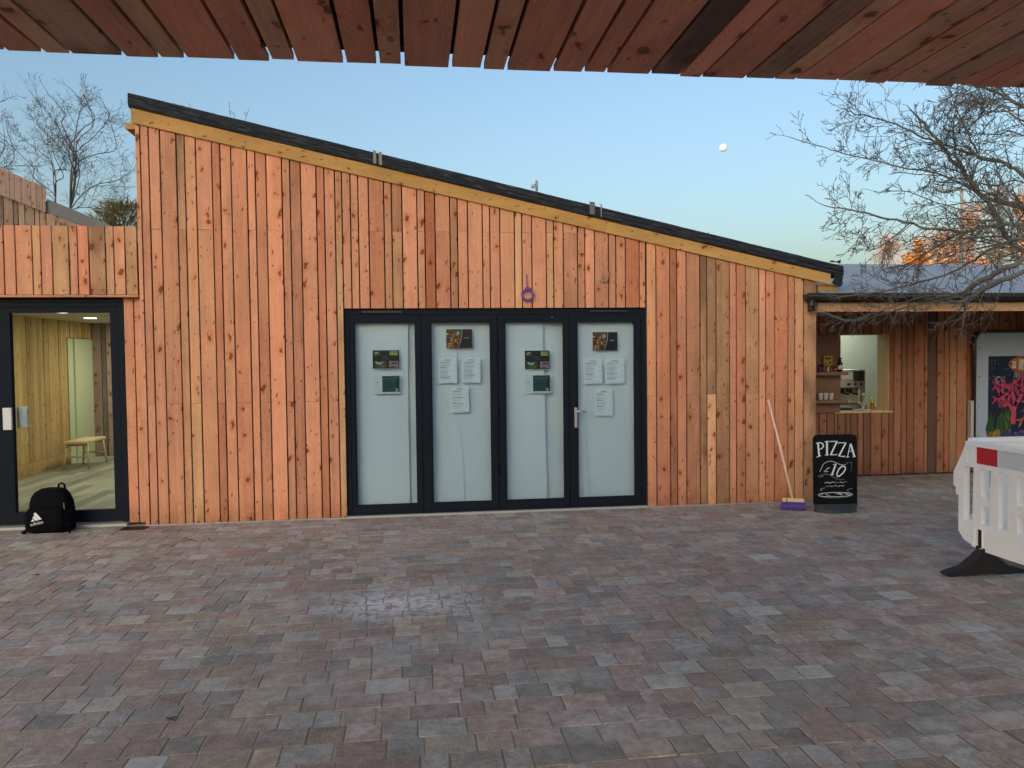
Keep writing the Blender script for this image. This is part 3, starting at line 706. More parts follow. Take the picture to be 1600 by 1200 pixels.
mb = MB(); mb.xf = lambda p: Vector((-4.2+(p.x)*.8-p.y*.6, 12.5+p.x*.6+p.y*.8, p.z)); rr = random.Random(3)
mb.xf = None
x = -5.53
while x < -2.7:
    yy = 8.14-rr.random()
    while yy < 17.5:
        l = rr.uniform(.9, 1.4); mb.box(max(x, -5.53), min(x+.147, -2.70), max(yy+.001, 8.135), min(yy+l-.001, 17.5), -.01, .010, 0, (rr.random(), rr.random(), rr.random())) if yy+l > 8.2 else None
        yy += l
    x += .149
mb.build('inner_floor', M['fabricfloor'], LK)
mb = MB(); mb.box(-5.53, -2.7, 17.5, 17.6, 0, 2.34); mb.box(-2.72, -2.69, 8.13, 17.5, 0, 2.34); mb.build('inner_wall', M['wallpaint'], LK)
for q in ((95, 488), (141, 497)):
    p = at(*q, Z=2.297); mb = MB()
    mb.lathe([(.001, 0), (.085, 0), (.085, -.006), (.001, -.006)], (p.x, p.y, 2.297), 24); dl = mb.build('downlight', M['lamp'], LK)
for p in ((-4.6, 10.3), (-4.2, 13.2), (-4.2, 15.6)):
    ld = bpy.data.lights.new('downlight_glow', 'AREA'); ld.shape = 'DISK'; ld.size = .25; ld.energy = 20.0; ld.color = (1, .88, .58)
    lo = bpy.data.objects.new('downlight_glow', ld); C.objects.link(lo); lo.parent = LK; lo.location = Vector((p[0], p[1], 2.28))-LK.location

# bench inside
bx = thing('bench', 'low pale wooden bench with splayed legs seen through the entrance glass', 'bench', (-5.12, 12.7, 0.01))
mb = MB(); mb.bevbox(-5.27, -4.95, 12.33, 13.10, .395, .435, .008, 0, (.5, .7, .3)); mb.build('seat', M['pale_wood'], bx)
for lx, ly in ((-5.25, 12.42), (-4.97, 12.42), (-5.25, 13.01), (-4.97, 13.01)):
    sx, sy = (-.05 if lx < -5.1 else .03), (-.05 if ly < 12.7 else .07)
    mb = MB(); mb.tube([(lx+sx, ly+sy, .012), (lx, ly, .395)], [.016, .019], 8); mb.build('leg', M['pale_wood'], bx)
for ly in (12.39, 13.05):
    mb = MB(); mb.tube([(-5.275, ly, .19), (-4.95, ly, .19)], .012, 8); mb.build('stretcher', M['pale_wood'], bx)
    mb = MB(); mb.tube([(-5.25, ly+(.03 if ly < 12.7 else -.03), .37), (-4.97, ly+(.03 if ly < 12.7 else -.03), .37)], .016, 8); mb.build('rail', M['pale_wood'], bx)

# ================================================================== BACKPACK
BP = thing('backpack', 'black backpack with a white three-bar logo leaning on the entrance door', 'bag', (-3.51, 7.86, 0))
prof = [(.0, .185, .10), (.02, .205, .118), (.10, .212, .122), (.20, .205, .118), (.28, .195, .108), (.34, .175, .095), (.385, .145, .078), (.41, .10, .055), (.42, .04, .02)]
mb = MB(); rings = []
for z, rx, ry in prof:
    ring = []
    for k in range(28):
        a = 2*pi*k/28; ca, sa = cos(a), sin(a); e = .55
        x = rx*math.copysign(abs(ca)**e, ca); yv = ry*math.copysign(abs(sa)**e, sa)
        ring.append((-3.515+x-.02*z+.006*sin(z*30+a*2), 7.885+yv+.25*(z**1.3)*.35+.005*sin(z*22+a*3), z))
    rings.append([(-3.515+.02+(p[0]+3.515)*.93, p[1], p[2]) for p in ring])
mb.loft(rings); body = mb.build('body', M['nylon'], BP)
mb = MB(); rings = []                                # front pocket
for z, rx, ry in ((.012, .16, .02), (.03, .185, .045), (.12, .19, .05), (.20, .18, .045), (.235, .16, .03), (.25, .13, .01)):
    rings.append([(-3.518+.93*rx*math.copysign(abs(cos(a))**.6, cos(a)), 7.79+ry*math.copysign(abs(sin(a))**.7, sin(a)), z) for a in [2*pi*k/24 for k in range(24)]])
mb.loft(rings); pk = mb.build('pocket', M['nylon'], BP)
mb = MB(); lx, lz = -3.615, .088; ca, sa = cos(radians(13)), sin(radians(13))
fnl = lambda a, b, d: (lx+a*ca-b*sa, 7.733-.001*d+.0*a, lz+a*sa+b*ca)
for k, (a0, hgt) in enumerate(((.012, .028), (.040, .052), (.070, .082))):
    wv = .030; s = -.55
    lean = lambda h: (a0+h*s*1.0, h)
    mb.poly([(a0+.010, .036), (a0+.010+wv*.86, .036), (a0+.010+wv*.86-hgt*.46, .036+hgt*.95), (a0+.010-hgt*.46+.004, .036+hgt*.95-.014)] if k else [(a0-.006, .036), (a0+.030, .036), (a0+.018, .060)], fnl, 1, 0)
v, f = text2d('adidas', .044)
wmax = max(p[0] for p in v)
mb.add([fnl(-.008+p[0]/wmax*.118, p[1]-.004, 1) for p in v], f); mb.build('logo', M['chalk'], pk)
mb = MB()
mb.tube([(-3.45, 7.93, .415), (-3.445, 7.93, .445), (-3.42, 7.935, .455), (-3.395, 7.935, .44), (-3.39, 7.93, .40)], .010, 6); mb.build('carry_loop', M['nylon'], BP)
def strap(pts, wd, nm='strap'):
    mb = MB(); L = []
    for i, p in enumerate(pts):
        p = Vector(p); L.append([p+Vector((-wd/2, 0, 0)), p+Vector((0, -.012, .004)), p+Vector((wd/2, 0, 0)), p+Vector((0, .008, -.004))])
    mb.loft(L); mb.build(nm, M['nylon'], BP)
strap([(-3.40, 7.93, .40), (-3.355, 7.91, .35), (-3.325, 7.88, .28), (-3.31, 7.86, .2), (-3.315, 7.84, .12), (-3.31, 7.80, .05)], .055)
strap([(-3.32, 7.83, .06), (-3.30, 7.80, .03), (-3.285, 7.76, .008), (-3.28, 7.73, .006)], .022, 'strap_end')
strap([(-3.70, 7.83, .03), (-3.715, 7.79, .012), (-3.69, 7.76, .008)], .05, 'strap_end')
mb = MB(); mb.tube([(-3.365, 7.828, .33), (-3.355, 7.81, .28), (-3.345, 7.80, .22)], .003, 5); mb.build('zip_piping', M['sillmetal'], BP)

# drain grate, dead leaves
mb = MB(); mb.box(-2.86, -2.62, 7.78, 7.93, -.004, .004)
for k in range(8): mb.box(-2.845+k*.028, -2.832+k*.028, 7.79, 7.92, .004, .008)
tag(mb.build('drain_grate', M['black'], loc=(-2.74, 7.855, 0)), 'small black drain grate set in the paving at the corner of the pavilion', 'drain')
for k, (q, s) in enumerate((((288, 842), .035), ((298, 844), .025), ((306, 846), .02), ((326, 843), .018), ((56, 899), .03), ((268, 1124), .03))):
    p = at(*q, Z=.004); mb = MB(); rr = random.Random(k); a0 = rr.random()*6
    pts = [(p.x+s*cos(a0+t)*rr.uniform(.6, 1.1), p.y+s*.7*sin(a0+t)*rr.uniform(.6, 1.1)) for t in [2*pi*i/9 for i in range(9)]]
    mb.add([(a, b, .004+rr.random()*.012) for a, b in pts]+[(p.x, p.y, .014)], [(i, (i+1) % 9, 9) for i in range(9)])
    tag(mb.build('dead_leaf', M['deadleaf'], loc=(p.x, p.y, .003)),
        ['largest curled brown dead leaf on the paving in front of the left cladding', 'brown dead leaf just right of the largest curled leaf', 'small dead leaf in the middle of the litter below the left cladding', 'tiny dead leaf at the right end of the litter below the left cladding', 'single dead leaf on the paving in front of the backpack', 'dead leaf on the near paving, closest to the viewer'][k], 'leaf', 'dead leaves on the paving')

# ================================================================== RIGHT BUILDING (kiosk)
KW = 9.5
KB = thing('kiosk', 'low larch clad kiosk with a serving hatch under a deep grey roof', 'building', (7, 9.5, 0))
OP = (5.50, 6.262, .862, 1.876)
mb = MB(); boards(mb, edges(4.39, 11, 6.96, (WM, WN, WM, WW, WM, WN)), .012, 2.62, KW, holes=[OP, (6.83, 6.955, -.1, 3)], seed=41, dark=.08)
mb.build('cladding', wood('kiosk_larch_shaded', (0, 2), [(p, tuple(q*.54 for q in c)) for p, c in LARCH]), KB)  # larch palette darkened evenly to hold the porch shade in its colour
mb = MB(); y0, y1 = KW+.023, KW+.2
mb.box(4.39, OP[0]-.0, y0, y1, 0, 2.62); mb.box(OP[1]+.02, 11, y0, y1, 0, 2.62); mb.box(OP[0], OP[1]+.02, y0, y1, 0, OP[2]-.022); mb.box(OP[0], OP[1]+.02, y0, y1, OP[3]+.003, 2.62)
mb.build('lining', M['dark'], KB)
mb = MB(); mb.box(6.835, 6.95, KW+.008, KW+.020, .012, 2.6, 0, (.93, .15, .3)); mb.build('recessed_board', flat('dark_gap_board', (.10, .055, .038), .8, 0, .3, scale=14), KB)  # dark brown strip, set back, standing for a dark gap in the boards
mb = MB(); mb.box(OP[1]-.0, OP[1]+.018, KW+.004, KW+.26, OP[2], OP[3]); mb.box(OP[0]-.02, OP[1]+.04, KW-.03, KW+.26, OP[2]-.022, OP[2]-.001); mb.box(OP[0], OP[1]+.018, KW+.004, KW+.26, OP[3], OP[3]+.002)
mb.build('hatch_frame', M['pale_wood'], KB)
mb = MB(); mb.box(4.39, 8.0, 11.4, 11.5, 0, 2.45); mb.box(7.9, 8.0, 9.7, 11.4, 0, 2.45); mb.box(4.39, 4.45, 9.7, 11.4, 0, 2.45); mb.box(4.45, 7.9, 9.7, 11.4, 2.45, 2.5); mb.box(4.45, 7.9, 9.7, 11.4, -.01, .01)
mb.build('kitchen_wall', M['wallpaint'], KB)
mb = MB(); mb.bevbox(4.6, 7.6, 9.77, 10.5, .80, .845, .006); mb.box(4.62, 7.58, 9.79, 10.48, .012, .80); mb.build('counter', M['shelf'], KB)
mb = MB(); mb.box(5.6, 6.8, 10.7, 11.0, 2.435, 2.449); mb.build('ceiling_light', emit('kitchen_lamp', (.96, 1, .86), 8.0), KB)
mb = MB(); mb.box(4.40, 12, 7.96, 8.01, 2.105, 2.19, 0, (.7, .5, .2)); mb.build('eaves_beam', wood('weathered_beam', (2, 0), [(0, (.34, .22, .12)), (1, (.42, .29, .17))], 1.0, .7, grain=.5), KB)
mb = MB(); mb.box(4.40, 12, 7.952, 8.04, 2.092, 2.104, 0, (.3, .7, .2)); mb.build('soffit_strip', M['clad'], KB)
mb = MB(); rr = random.Random(4)
yy = 8.045
while yy < 9.45: mb.box(4.41, 12, yy, yy+.14, 2.19, 2.21, 0, (.9, .3, rr.random())); yy += .146
mb.build('porch_ceiling', M['clad_side'], KB)
mb = MB()                                          # gutter: half-round black channel + outlet stub
ring = lambda x: [(x, 7.89+.055*cos(t), 2.275+.072*sin(t)) for t in [pi+pi*i/8 for i in range(9)]]+[(x, 7.89+.049*cos(t), 2.277+.065*sin(t)) for t in [2*pi-pi*i/8 for i in range(9)]]
mb.loft([ring(4.225), ring(12)]); mb.loft([[(4.221, a, b) for _, a, b in ring(0)[:9]], [(4.228, a, b) for _, a, b in ring(0)[:9]]], smooth=False)
mb.box(4.225, 12, 7.834, 7.842, 2.262, 2.285)
mb.tube([(4.295, 7.89, 2.235), (4.295, 7.89, 2.15), (4.297, 7.895, 2.09)], .037, 14); mb.tube([(4.295, 7.89, 2.165), (4.295, 7.89, 2.135)], .042, 14)
mb.build('gutter', M['black'], KB)
mb = MB(); yr, zr = 10.5, 2.93
mb.prism([(7.90, 2.285), (7.93, 2.278), (yr, zr-.05), (13.2, 2.28), (13.25, 2.33), (yr, zr), (7.90, 2.30)], lambda a, b, d: (d, a, b), 4.42, 12.1)
mb.build('roof', M['roofing'], KB)
mb = MB(); mb.box(4.40, 12.0, 12.9, 13.0, 0, 2.3); mb.box(11.9, 12.0, 9.5, 12.9, 0, 2.3); mb.build('rear_wall', M['dark'], KB)

# shelf unit beside the hatch
SH = thing('shelf_unit', 'brown board with two shelves of kitchen supplies beside the serving hatch', 'shelf', (5.38, 9.49, .855))
mb = MB(); mb.bevbox(5.10, 5.553, 9.455, 9.492, .857, 1.878, .003, 0, (.5, .5, .2)); mb.build('back_panel', M['shelf'], SH)
for z in (1.372, 1.012):
    mb = MB(); mb.bevbox(5.10, 5.565, 9.29, 9.454, z-.020, z+.020, .003, 0, (.6, .75, z-.9)); mb.build('shelf', M['shelf'], SH)
mb = MB(); mb.tube([(5.33, 9.42, 1.352), (5.33, 9.42, 1.335)], .012, 8); mb.build('bracket', M['steel'], SH)
ZT, ZB = 1.392, 1.032
def jar(name, x, y, z, r, h, m, label, cat, group=None, cap=None, cm='black', prof=None):
    t = thing(name, label, cat, (x, y, z), group)
    mb = MB(); mb.lathe(prof or [(r*.9, 0), (r, .006), (r, h*.82), (r*.82, h*.9), (r*.8, h)], (x, y, z), 14); mb.build('body', m, t)
    if cap: mb = MB(); mb.lathe([(r*.86, 0), (r*.86, cap), (r*.7, cap+.004)], (x, y, z+h-.002), 14); mb.build('lid', M[cm], t)
    return t
col = lambda n, c, r=.4: M.setdefault(n, flat(n, c, r, 0, .1))
SG = 'jars and tins on the upper shelf'
jar('jar', 5.235, 9.40, ZT, .028, .085, col('blue_jar', (.03, .04, .10)), 'dark blue jar at the left end of the upper shelf', 'jar', SG, .014)
jar('jar', 5.29, 9.40, ZT, .027, .07, col('red_tin', (.30, .03, .04)), 'red tin under the yellow box on the upper shelf', 'tin', SG)
jar('jar', 5.345, 9.40, ZT, .018, .075, col('white_tube', (.45, .40, .42)), 'slim white tube between the tins on the upper shelf', 'tin', SG, .01, 'redrefl')
jar('jar', 5.395, 9.40, ZT, .024, .065, col('olive_jar', (.12, .10, .03)), 'olive jar right of the white tube on the upper shelf', 'jar', SG, .012)
jar('jar', 5.445, 9.40, ZT, .024, .06, col('orange_jar', (.35, .08, .04)), 'orange red jar next to the tall bottle on the upper shelf', 'jar', SG, .01)
t = jar('bottle', 5.512, 9.40, ZT, .033, .17, col('dark_bottle', (.02, .03, .05), .2), 'tall dark bottle with a white label at the right end of the upper shelf', 'bottle', None, .012, 'black', [(.030, 0), (.033, .006), (.033, .09), (.028, .115), (.016, .14), (.013, .17)])
mb = MB(); mb.lathe([(.0338, .03), (.0338, .085)], (5.512, 9.40, ZT), 14); mb.build('label', M['paper'], t)
YB = thing('yellow_box', 'yellow box with a dark slot standing above the tins on the upper shelf', 'box', (5.35, 9.435, 1.47))
mb = MB(); mb.bevbox(5.285, 5.41, 9.405, 9.45, ZT+.085, ZT+.215, .004); mb.box(5.30, 5.395, 9.41, 9.45, ZT, ZT+.085); mb.build('body', col('mustard_card', (.42, .27, .05), .6), YB)
mb = MB(); mb.box(5.305, 5.385, 9.402, 9.4045, ZT+.165, ZT+.187); mb.build('slot', M['black'], YB)
for q in ((5.37, 5.39, .105, .13), (5.31, 5.33, .10, .115)):
    mb = MB(); mb.box(q[0], q[1], 9.402, 9.4045, ZT+q[2], ZT+q[3]); mb.build('knob', M['black'], YB)
for k, (x, lab) in enumerate(((5.225, 'white cup at the left end of the lower shelf, half hidden by the pavilion corner'), (5.295, 'white cup in the middle of the three on the lower shelf'), (5.37, 'white cup at the right of the three on the lower shelf'))):
    mb = MB(); mb.lathe([(.022, 0), (.024, .003), (.033, .085), (.034, .088), (.031, .086), (.022, .012)], (x, 9.37, ZB), 16)
    tag(mb.build('cup', col('white_card_cup', (.62, .62, .6), .6), loc=(x, 9.37, ZB)), lab, 'cup', 'paper cups on the lower shelf')
# coffee machine and counter things
CM = thing('coffee_machine', 'steel espresso machine with a black bean hopper on the kitchen counter', 'coffee machine', (6.0, 10.1, .845))
zc = .845
mb = MB(); mb.bevbox(5.72, 6.275, 10.05, 10.38, zc+.30, zc+.56, .012); mb.bevbox(5.74, 6.265, 10.22, 10.37, zc+.07, zc+.30, .01); mb.bevbox(5.72, 6.275, 10.0, 10.38, zc+.0, zc+.075, .01); mb.bevbox(6.17, 6.275, 10.05, 10.38, zc+.075, zc+.30, .01); mb.build('body', M['steel'], CM)
mb = MB(); mb.bevbox(6.10, 6.235, 10.02, 10.048, zc+.40, zc+.545, .01); mb.build('hopper', M['black'], CM)
mb = MB(); mb.bevbox(5.9, 6.07, 10.03, 10.049, zc+.42, zc+.53, .008); mb.build('panel', M['paper'], CM)
for x in (5.95, 6.08):
    mb = MB(); mb.lathe([(.04, 0), (.04, .05), (.03, .06)], (x, 10.13, zc+.245), 14); mb.tube([(x, 10.13, zc+.24), (x, 10.0, zc+.225), (x+.01, 9.94, zc+.22)], [.016, .012, .014], 8); mb.build('group_head', M['black'], CM)
mb = MB(); mb.tube([(6.15, 10.06, zc+.33), (6.16, 9.99, zc+.30), (6.165, 9.97, zc+.1)], .006, 6); mb.build('steam_wand', M['steel'], CM)
mb = MB(); mb.box(5.76, 6.16, 10.01, 10.2, zc+.076, zc+.083); mb.build('drip_tray', M['black'], CM)
for x in (6.12, 6.2, 6.02):
    mb = MB(); mb.tube([(x, 10.049, zc+.355), (x, 10.03, zc+.355)], .018, 10); mb.build('knob', M['black'], CM)
jar('sugar_shaker', 6.155, 9.90, zc, .022, .20, M['green_mesh'], 'tall clear shaker with a white top on the hatch counter', 'jar', None, .03, 'whiterefl', [(.022, 0), (.022, .10), (.012, .12), (.012, .19), (.016, .2)])
jar('squeeze_bottle', 6.255, 9.86, zc, .03, .16, col('yellow_tub', (.5, .42, .03)), 'yellow tub nearest the right jamb of the hatch', 'bottle', None, .02, 'palegreen')
jar('honey_jar', 6.22, 9.80, zc, .022, .09, col('amber_jar', (.32, .12, .02), .2), 'amber jar in front of the yellow tub on the hatch counter', 'jar', None, .012)
mb = MB(); mb.tube([(5.86, 9.82, zc+.012), (5.95, 9.80, zc+.012), (6.04, 9.80, zc+.015), (6.10, 9.82, zc+.05), (6.09, 9.86, zc+.10), (6.06, 9.88, zc+.12)], .009, 8)
tag(mb.build('hose', M['whiterefl'], loc=(5.98, 9.82, zc)), 'white hose lying on the hatch counter below the coffee machine', 'hose')
mb = MB(); mb.lathe([(.001, 0), (.07, 0), (.085, .02), (.08, .02), (.066, .004), (.001, .004)], (6.10, 9.80, zc), 20)
tag(mb.build('plate', M['whiterefl'], loc=(6.10, 9.80, zc)), 'shallow white dish beside the hose on the hatch counter', 'dish')
mb = MB(); mb.bevbox(5.72, 5.93, 9.79, 9.98, zc, zc+.035, .006)
tag(mb.build('knock_box', M['black'], loc=(5.82, 9.88, zc)), 'flat black tray in front of the coffee machine', 'tray')

# mural banner
MU = thing('mural_banner', 'coral reef picture on a white banner held in a rounded black frame', 'banner', (8.4, 9.42, .3))
X0, X1, Z0, Z1 = 7.44, 9.6, .30, 1.905
mb = MB(); mb.prism(rrect(X0+.02, X1, Z0, Z1-.01, .12), lambda a, b, d: (a, d, b), 9.425, 9.432)
mb.build('sheet', flat('banner_vinyl', (.29, .35, .46), .35, 0, .08, scale=4), MU)  # white vinyl given a darker blue-grey, its shade put into the colour
mb = MB(); pr = rrect(X0, X1+.02, Z0, Z1, .14, 8); mb.tube([(a, 9.415, b) for a, b in pr]+[(pr[0][0], 9.415, pr[0][1])], .022, 8); mb.build('frame', M['black'], MU)
mb = MB()
for q in ((X0+.075, .5), (X0+.075, .9), (X0+.075, 1.3), (X0+.075, 1.68), (X0+.80, Z1-.07)):
    mb = MB(); mb.tube([(q[0], 9.424, q[1]), (q[0], 9.419, q[1])], .008, 8); mb.build('eyelet', M['black'], MU)
mb = MB(); mb.bevbox(7.385, 7.43, 9.40, 9.47, .30, .98, .006); mb.build('side_post', M['sillmetal'], MU)
mb = MB(); px0, px1, pz0, pz1 = 7.65, 9.45, .42, 1.572
fn = lambda a, b, d: (px0+a*(px1-px0), 9.4235-.0006*d, pz0+b*(pz1-pz0))
R(mb, fn, 0, 1, 0, 1, (.010, .020, .065), 0)
mb.poly([(.30, .35), (1, .2), (1, 1), (.36, 1), (.33, .7)], fn, 1, 0, (.015, .07, .24)); mb.poly([(.45, .5), (1, .4), (1, 1), (.5, 1)], fn, 1.5, 0, (.02, .13, .38))
rr = random.Random(12)
for k in range(26): mb.ell(rr.uniform(.01, .28), rr.uniform(.6, .98), .005, .008, fn, 2, (.12, .2, .32), n=8)
mb.ell(.085, .72, .030, .046, fn, 2, (.25, .38, .5)); mb.ell(.085, .72, .020, .031, fn, 2.5, (.012, .03, .09))
# a striped reef fish
mb.ell(.27, .90, .105, .085, fn, 3, (.50, .13, .05), n=24, rot=-.15)
for xx, ww in ((.21, .018), (.27, .022), (.325, .016)): mb.poly([(xx-ww, .965-abs(xx-.27)*.4), (xx+ww, .96-abs(xx-.27)*.4), (xx+ww*.8, .835+abs(xx-.27)*.3), (xx-ww, .84+abs(xx-.27)*.3)], fn, 3.5, 0, (.6, .6, .58))
mb.poly([(.36, .89), (.43, .95), (.42, .83)], fn, 3.2, 0, (.5, .14, .05)); mb.poly([(.22, .97), (.33, .965), (.30, 1.0), (.24, 1.0)], fn, 3.2, 0, (.4, .1, .05)); mb.ell(.185, .91, .010, .015, fn, 4, (.02, .02, .02), n=10)
for k in range(9): mb.stroke([(.22+k*.014, .82), (.215+k*.016, .74)], .006, fn, 3, 0, (.45, .5, .55))
def coral(x, y, a, l, w, c, lev, d):
    n = 3; pts = [(x, y)]
    for i in range(n): a += rr.uniform(-.3, .3); x += l/n*cos(a)*.62; y += l/n*sin(a); pts.append((x, y))
    mb.stroke(pts, [w*(1-.35*i/n) for i in range(n+1)], fn, d, 0, c); mb.ell(x, y, w*.4, w*.55, fn, d, c, n=8)
    if lev:
        for s in (-1, 1): coral(x, y, a+s*rr.uniform(.4, .85), l*rr.uniform(.6, .85), w*.75, c, lev-1, d+.1)
        k = pts[2]; coral(k[0], k[1], a+rr.choice((-1, 1))*1.1, l*.55, w*.65, c, lev-1, d+.1)
coral(.20, .20, 1.3, .24, .05, (.55, .07, .16), 3, 5); coral(.16, .42, 2.3, .16, .04, (.5, .07, .17), 2, 5.5); coral(.40, .28, 1.5, .2, .05, (.5, .08, .2), 3, 5)
coral(.42, .02, 1.7, .22, .05, (.50, .18, .09), 3, 7); coral(.60, .0, 1.5, .26, .05, (.55, .22, .1), 3, 7); coral(.8, .1, 1.4, .26, .05, (.4, .1, .3), 3, 7)
for k in range(14):
    x = rr.uniform(.02, .17); mb.stroke([(x, .0), (x+rr.uniform(-.03, .03), .15), (x+rr.uniform(-.04, .04), rr.uniform(.28, .42))], [.03, .035, .004], fn, 8+k*.05, 0, rr.choice(((.05, .12, .02), (.12, .18, .02), (.03, .09, .04))))
for k in range(60): mb.ell(rr.uniform(.12, .45), rr.uniform(.0, .12), .016, .022, fn, 9+k*.02, rr.choice(((.07, .06, .22), (.12, .1, .33), (.05, .05, .14))), n=9)
for k in range(20): mb.ell(rr.uniform(.0, .1), rr.uniform(.0, .12), .02, .03, fn, 9+k*.02, rr.choice(((.4, .25, .05), (.3, .16, .04))), n=9)
mb.ell(.56, .60, .05, .035, fn, 6, (.28, .36, .03)); mb.ell(.72, .78, .07, .05, fn, 6, (.5, .36, .03))
mb.stroke([(.45, .74), (.55, .76), (.7, .72)], .02, fn, 6, 0, (.03, .05, .3))
mb.build('picture', print_mat('dimmed_print', .45, .62), MU)  # print dimmed in its colour for the haze of clear vinyl over it

# ================================================================== PAVEMENT SIGN
a = Vector((4.066, 7.40, 0)); b = Vector((4.512, 7.36, 0)); ux = (b-a).normalized(); Lw = (b-a).length; nrm = Vector((ux.y, -ux.x, 0))
PS = thing('pavement_sign', 'black chalkboard pavement sign offering pizza for ten pounds', 'sign', ((a+b)/2))
lean = .02
sf = lambda u, v, d: a+ux*u-nrm*(d-.0)*-1*1.0+Vector((0, lean*v, v)) if False else a+ux*u+nrm*d+Vector((0, lean*v, v))
H0, H1 = .075, .795
mb = MB(); mb.prism(rrect(0, Lw, H0-.03, H1, .05), sf, -.035, 0); mb.build('board', M['board'], PS)
mb = MB(); ft = [(Lw/2+(Lw/2+.004)*cos(t), .03+.13*sin(t)**1) for t in [-pi+pi*i/18 for i in range(19)]]
base = [a+ux*u+nrm*(-v) for u, v in [(p[0], p[1]-.0) for p in ft]]
bot = [Vector((p.x, p.y, .006)) for p in base]; top = [Vector((p.x, p.y, .03))+(Vector(((a+b)/2).to_tuple())-p)*.06 for p in base]
n = len(bot); topb = [a+ux*0+nrm*(-.03)+Vector((0, 0, .085)), a+ux*Lw+nrm*(-.03)+Vector((0, 0, .085))]
mb.loft([bot, top], smooth=False)
cen = [a+ux*(Lw*(1-i/18) if False else (ft[i][0]))+nrm*.004+Vector((0, 0, .08)) for i in range(n)]
mb.add(top+cen, [(i, i+1, n+i+1, n+i) for i in range(n-1)], smooth=False); mb.build('base', M['rubber'], PS)
def SP(u, v): return ((u-212)/(770-212)*Lw, H1-(v-130)/(1020-130)*(H1-H0))
mb = MB(); bw = .016; tw = .007
def st(pts, wd=bw, m=0, d=.002): mb.stroke([SP(*p) for p in pts], wd, sf, d, m)
# P I Z Z A with thick and thin strokes and serifs
st([(262, 235), (275, 400)], .019); st([(240, 412), (300, 395)], tw); st([(236, 236), (290, 226), (325, 245), (332, 275), (310, 305), (268, 318)], [.008, .010, .014, .014, .010, .006])
st([(378, 212), (378, 385)], .020); st([(345, 217), (408, 210)], tw); st([(350, 390), (400, 385)], tw)
st([(415, 225), (420, 215), (515, 215)], .009); st([(508, 218), (428, 380)], .016); st([(415, 385), (500, 385), (505, 372)], .009)
st([(525, 250), (530, 232), (632, 238)], .009); st([(622, 242), (535, 398)], .016); st([(520, 398), (605, 412), (608, 396)], .009)
st([(682, 250), (645, 412)], .008); st([(685, 248), (735, 412)], .020); st([(658, 345), (712, 342)], tw); st([(622, 418), (668, 415)], tw); st([(712, 418), (752, 410)], tw)
# ribbon with the price
st([(282, 600), (300, 560), (330, 500), (380, 470), (440, 465), (500, 490), (560, 515), (620, 515)], .0045, 0); st([(260, 655), (300, 640), (360, 630), (420, 645), (480, 685), (540, 705), (600, 700)], .003, 1)
st([(260, 650), (275, 668), (310, 665), (335, 645), (318, 640), (300, 660)], .003, 1); st([(620, 485), (650, 500)], .004, 1); st([(660, 490), (700, 485), (700, 530)], .003, 1); st([(690, 540), (692, 605)], .002, 1)
st([(412, 548), (385, 555), (365, 575), (335, 598), (390, 598)], .006, 0); st([(350, 578), (388, 573)], .004, 1)
st([(492, 505), (440, 638)], .017); st([(455, 512), (500, 504)], tw); st([(420, 640), (462, 640)], tw)
st([(575, 530), (530, 570), (505, 625), (508, 660), (530, 662), (580, 625), (615, 575), (612, 540), (575, 530)], .013)
rr = random.Random(1)
for x0, x1, y in ((345, 640, 737), (360, 600, 785)):
    x = x0; 
    while x < x1: e = x+rr.uniform(8, 18); st([(x, y+rr.uniform(-10, 10)), ((x+e)/2, y+rr.uniform(-12, 12)), (e, y+rr.uniform(-10, 10))], .005, 0 if rr.random() < .5 else 1); x = e+6
st([(280, 838), (300, 815), (345, 805)], .005, 1); st([(290, 815), (310, 845)], .004, 1); st([(640, 835), (665, 825), (705, 818)], .005, 1); st([(630, 830), (655, 858)], .004, 1)
el = lambda rx, ry, t0=0, t1=2*pi, n=30: [(482+rx*cos(t0+(t1-t0)*i/n), 893+ry*sin(t0+(t1-t0)*i/n)) for i in range(n+1)]
st(el(225, 28), .005, 0); st(el(225, 42, 0, pi), .003, 1)
for k in range(16):
    x = 482+rr.uniform(-190, 190); y = 892+rr.uniform(-14, 14); st([(x-14, y), (x, y-6), (x+16, y+3)], .006, 0 if k % 2 else 1)
mb.build('lettering', [M['chalk'], M['chalkdim']], PS)

# ================================================================== BROOM
BR = thing('broom', 'purple bristled broom with a long wooden handle leaning on the cladding', 'broom', (3.93, 7.6, 0))
hd = Vector((3.93, 7.58, .075))
mb = MB(); ang = radians(-22)
rot = lambda p: Vector((hd.x+p.x*cos(ang)-p.y*sin(ang), hd.y+p.x*sin(ang)+p.y*cos(ang), p.z))
mb.xf = rot; mb.bevbox(-.115, .108, -.03, .035, .075, .115, .012, 0, (.5, .8, .2)); mb.build('head', M['pale_wood'], BR)
mb = MB(); mb.xf = rot; rr = random.Random(5)
for i in range(34):
    for j in range(7):
        x, y = -.125+i*.0073, -.025+j*.009; s = .02*(i/33-.5)
        mb.tube([(x*.88, y, .080), (x*.95+s+rr.uniform(-.003, .003), y*1.6-.02, rr.uniform(.0, .012))], [.0042, .005], 4)
mb.build('bristles', M['purple'], BR)
mb = MB(); mb.tube([(3.925, 7.59, .10), (3.875, 7.76, .62), (3.825, 7.945, 1.135)], [.0125, .012, .0115], 10, 0, (.5, .7, .3)); mb.build('handle', flat('broom_handle_wood', (.74, .55, .45), .6, 0, .12), BR)

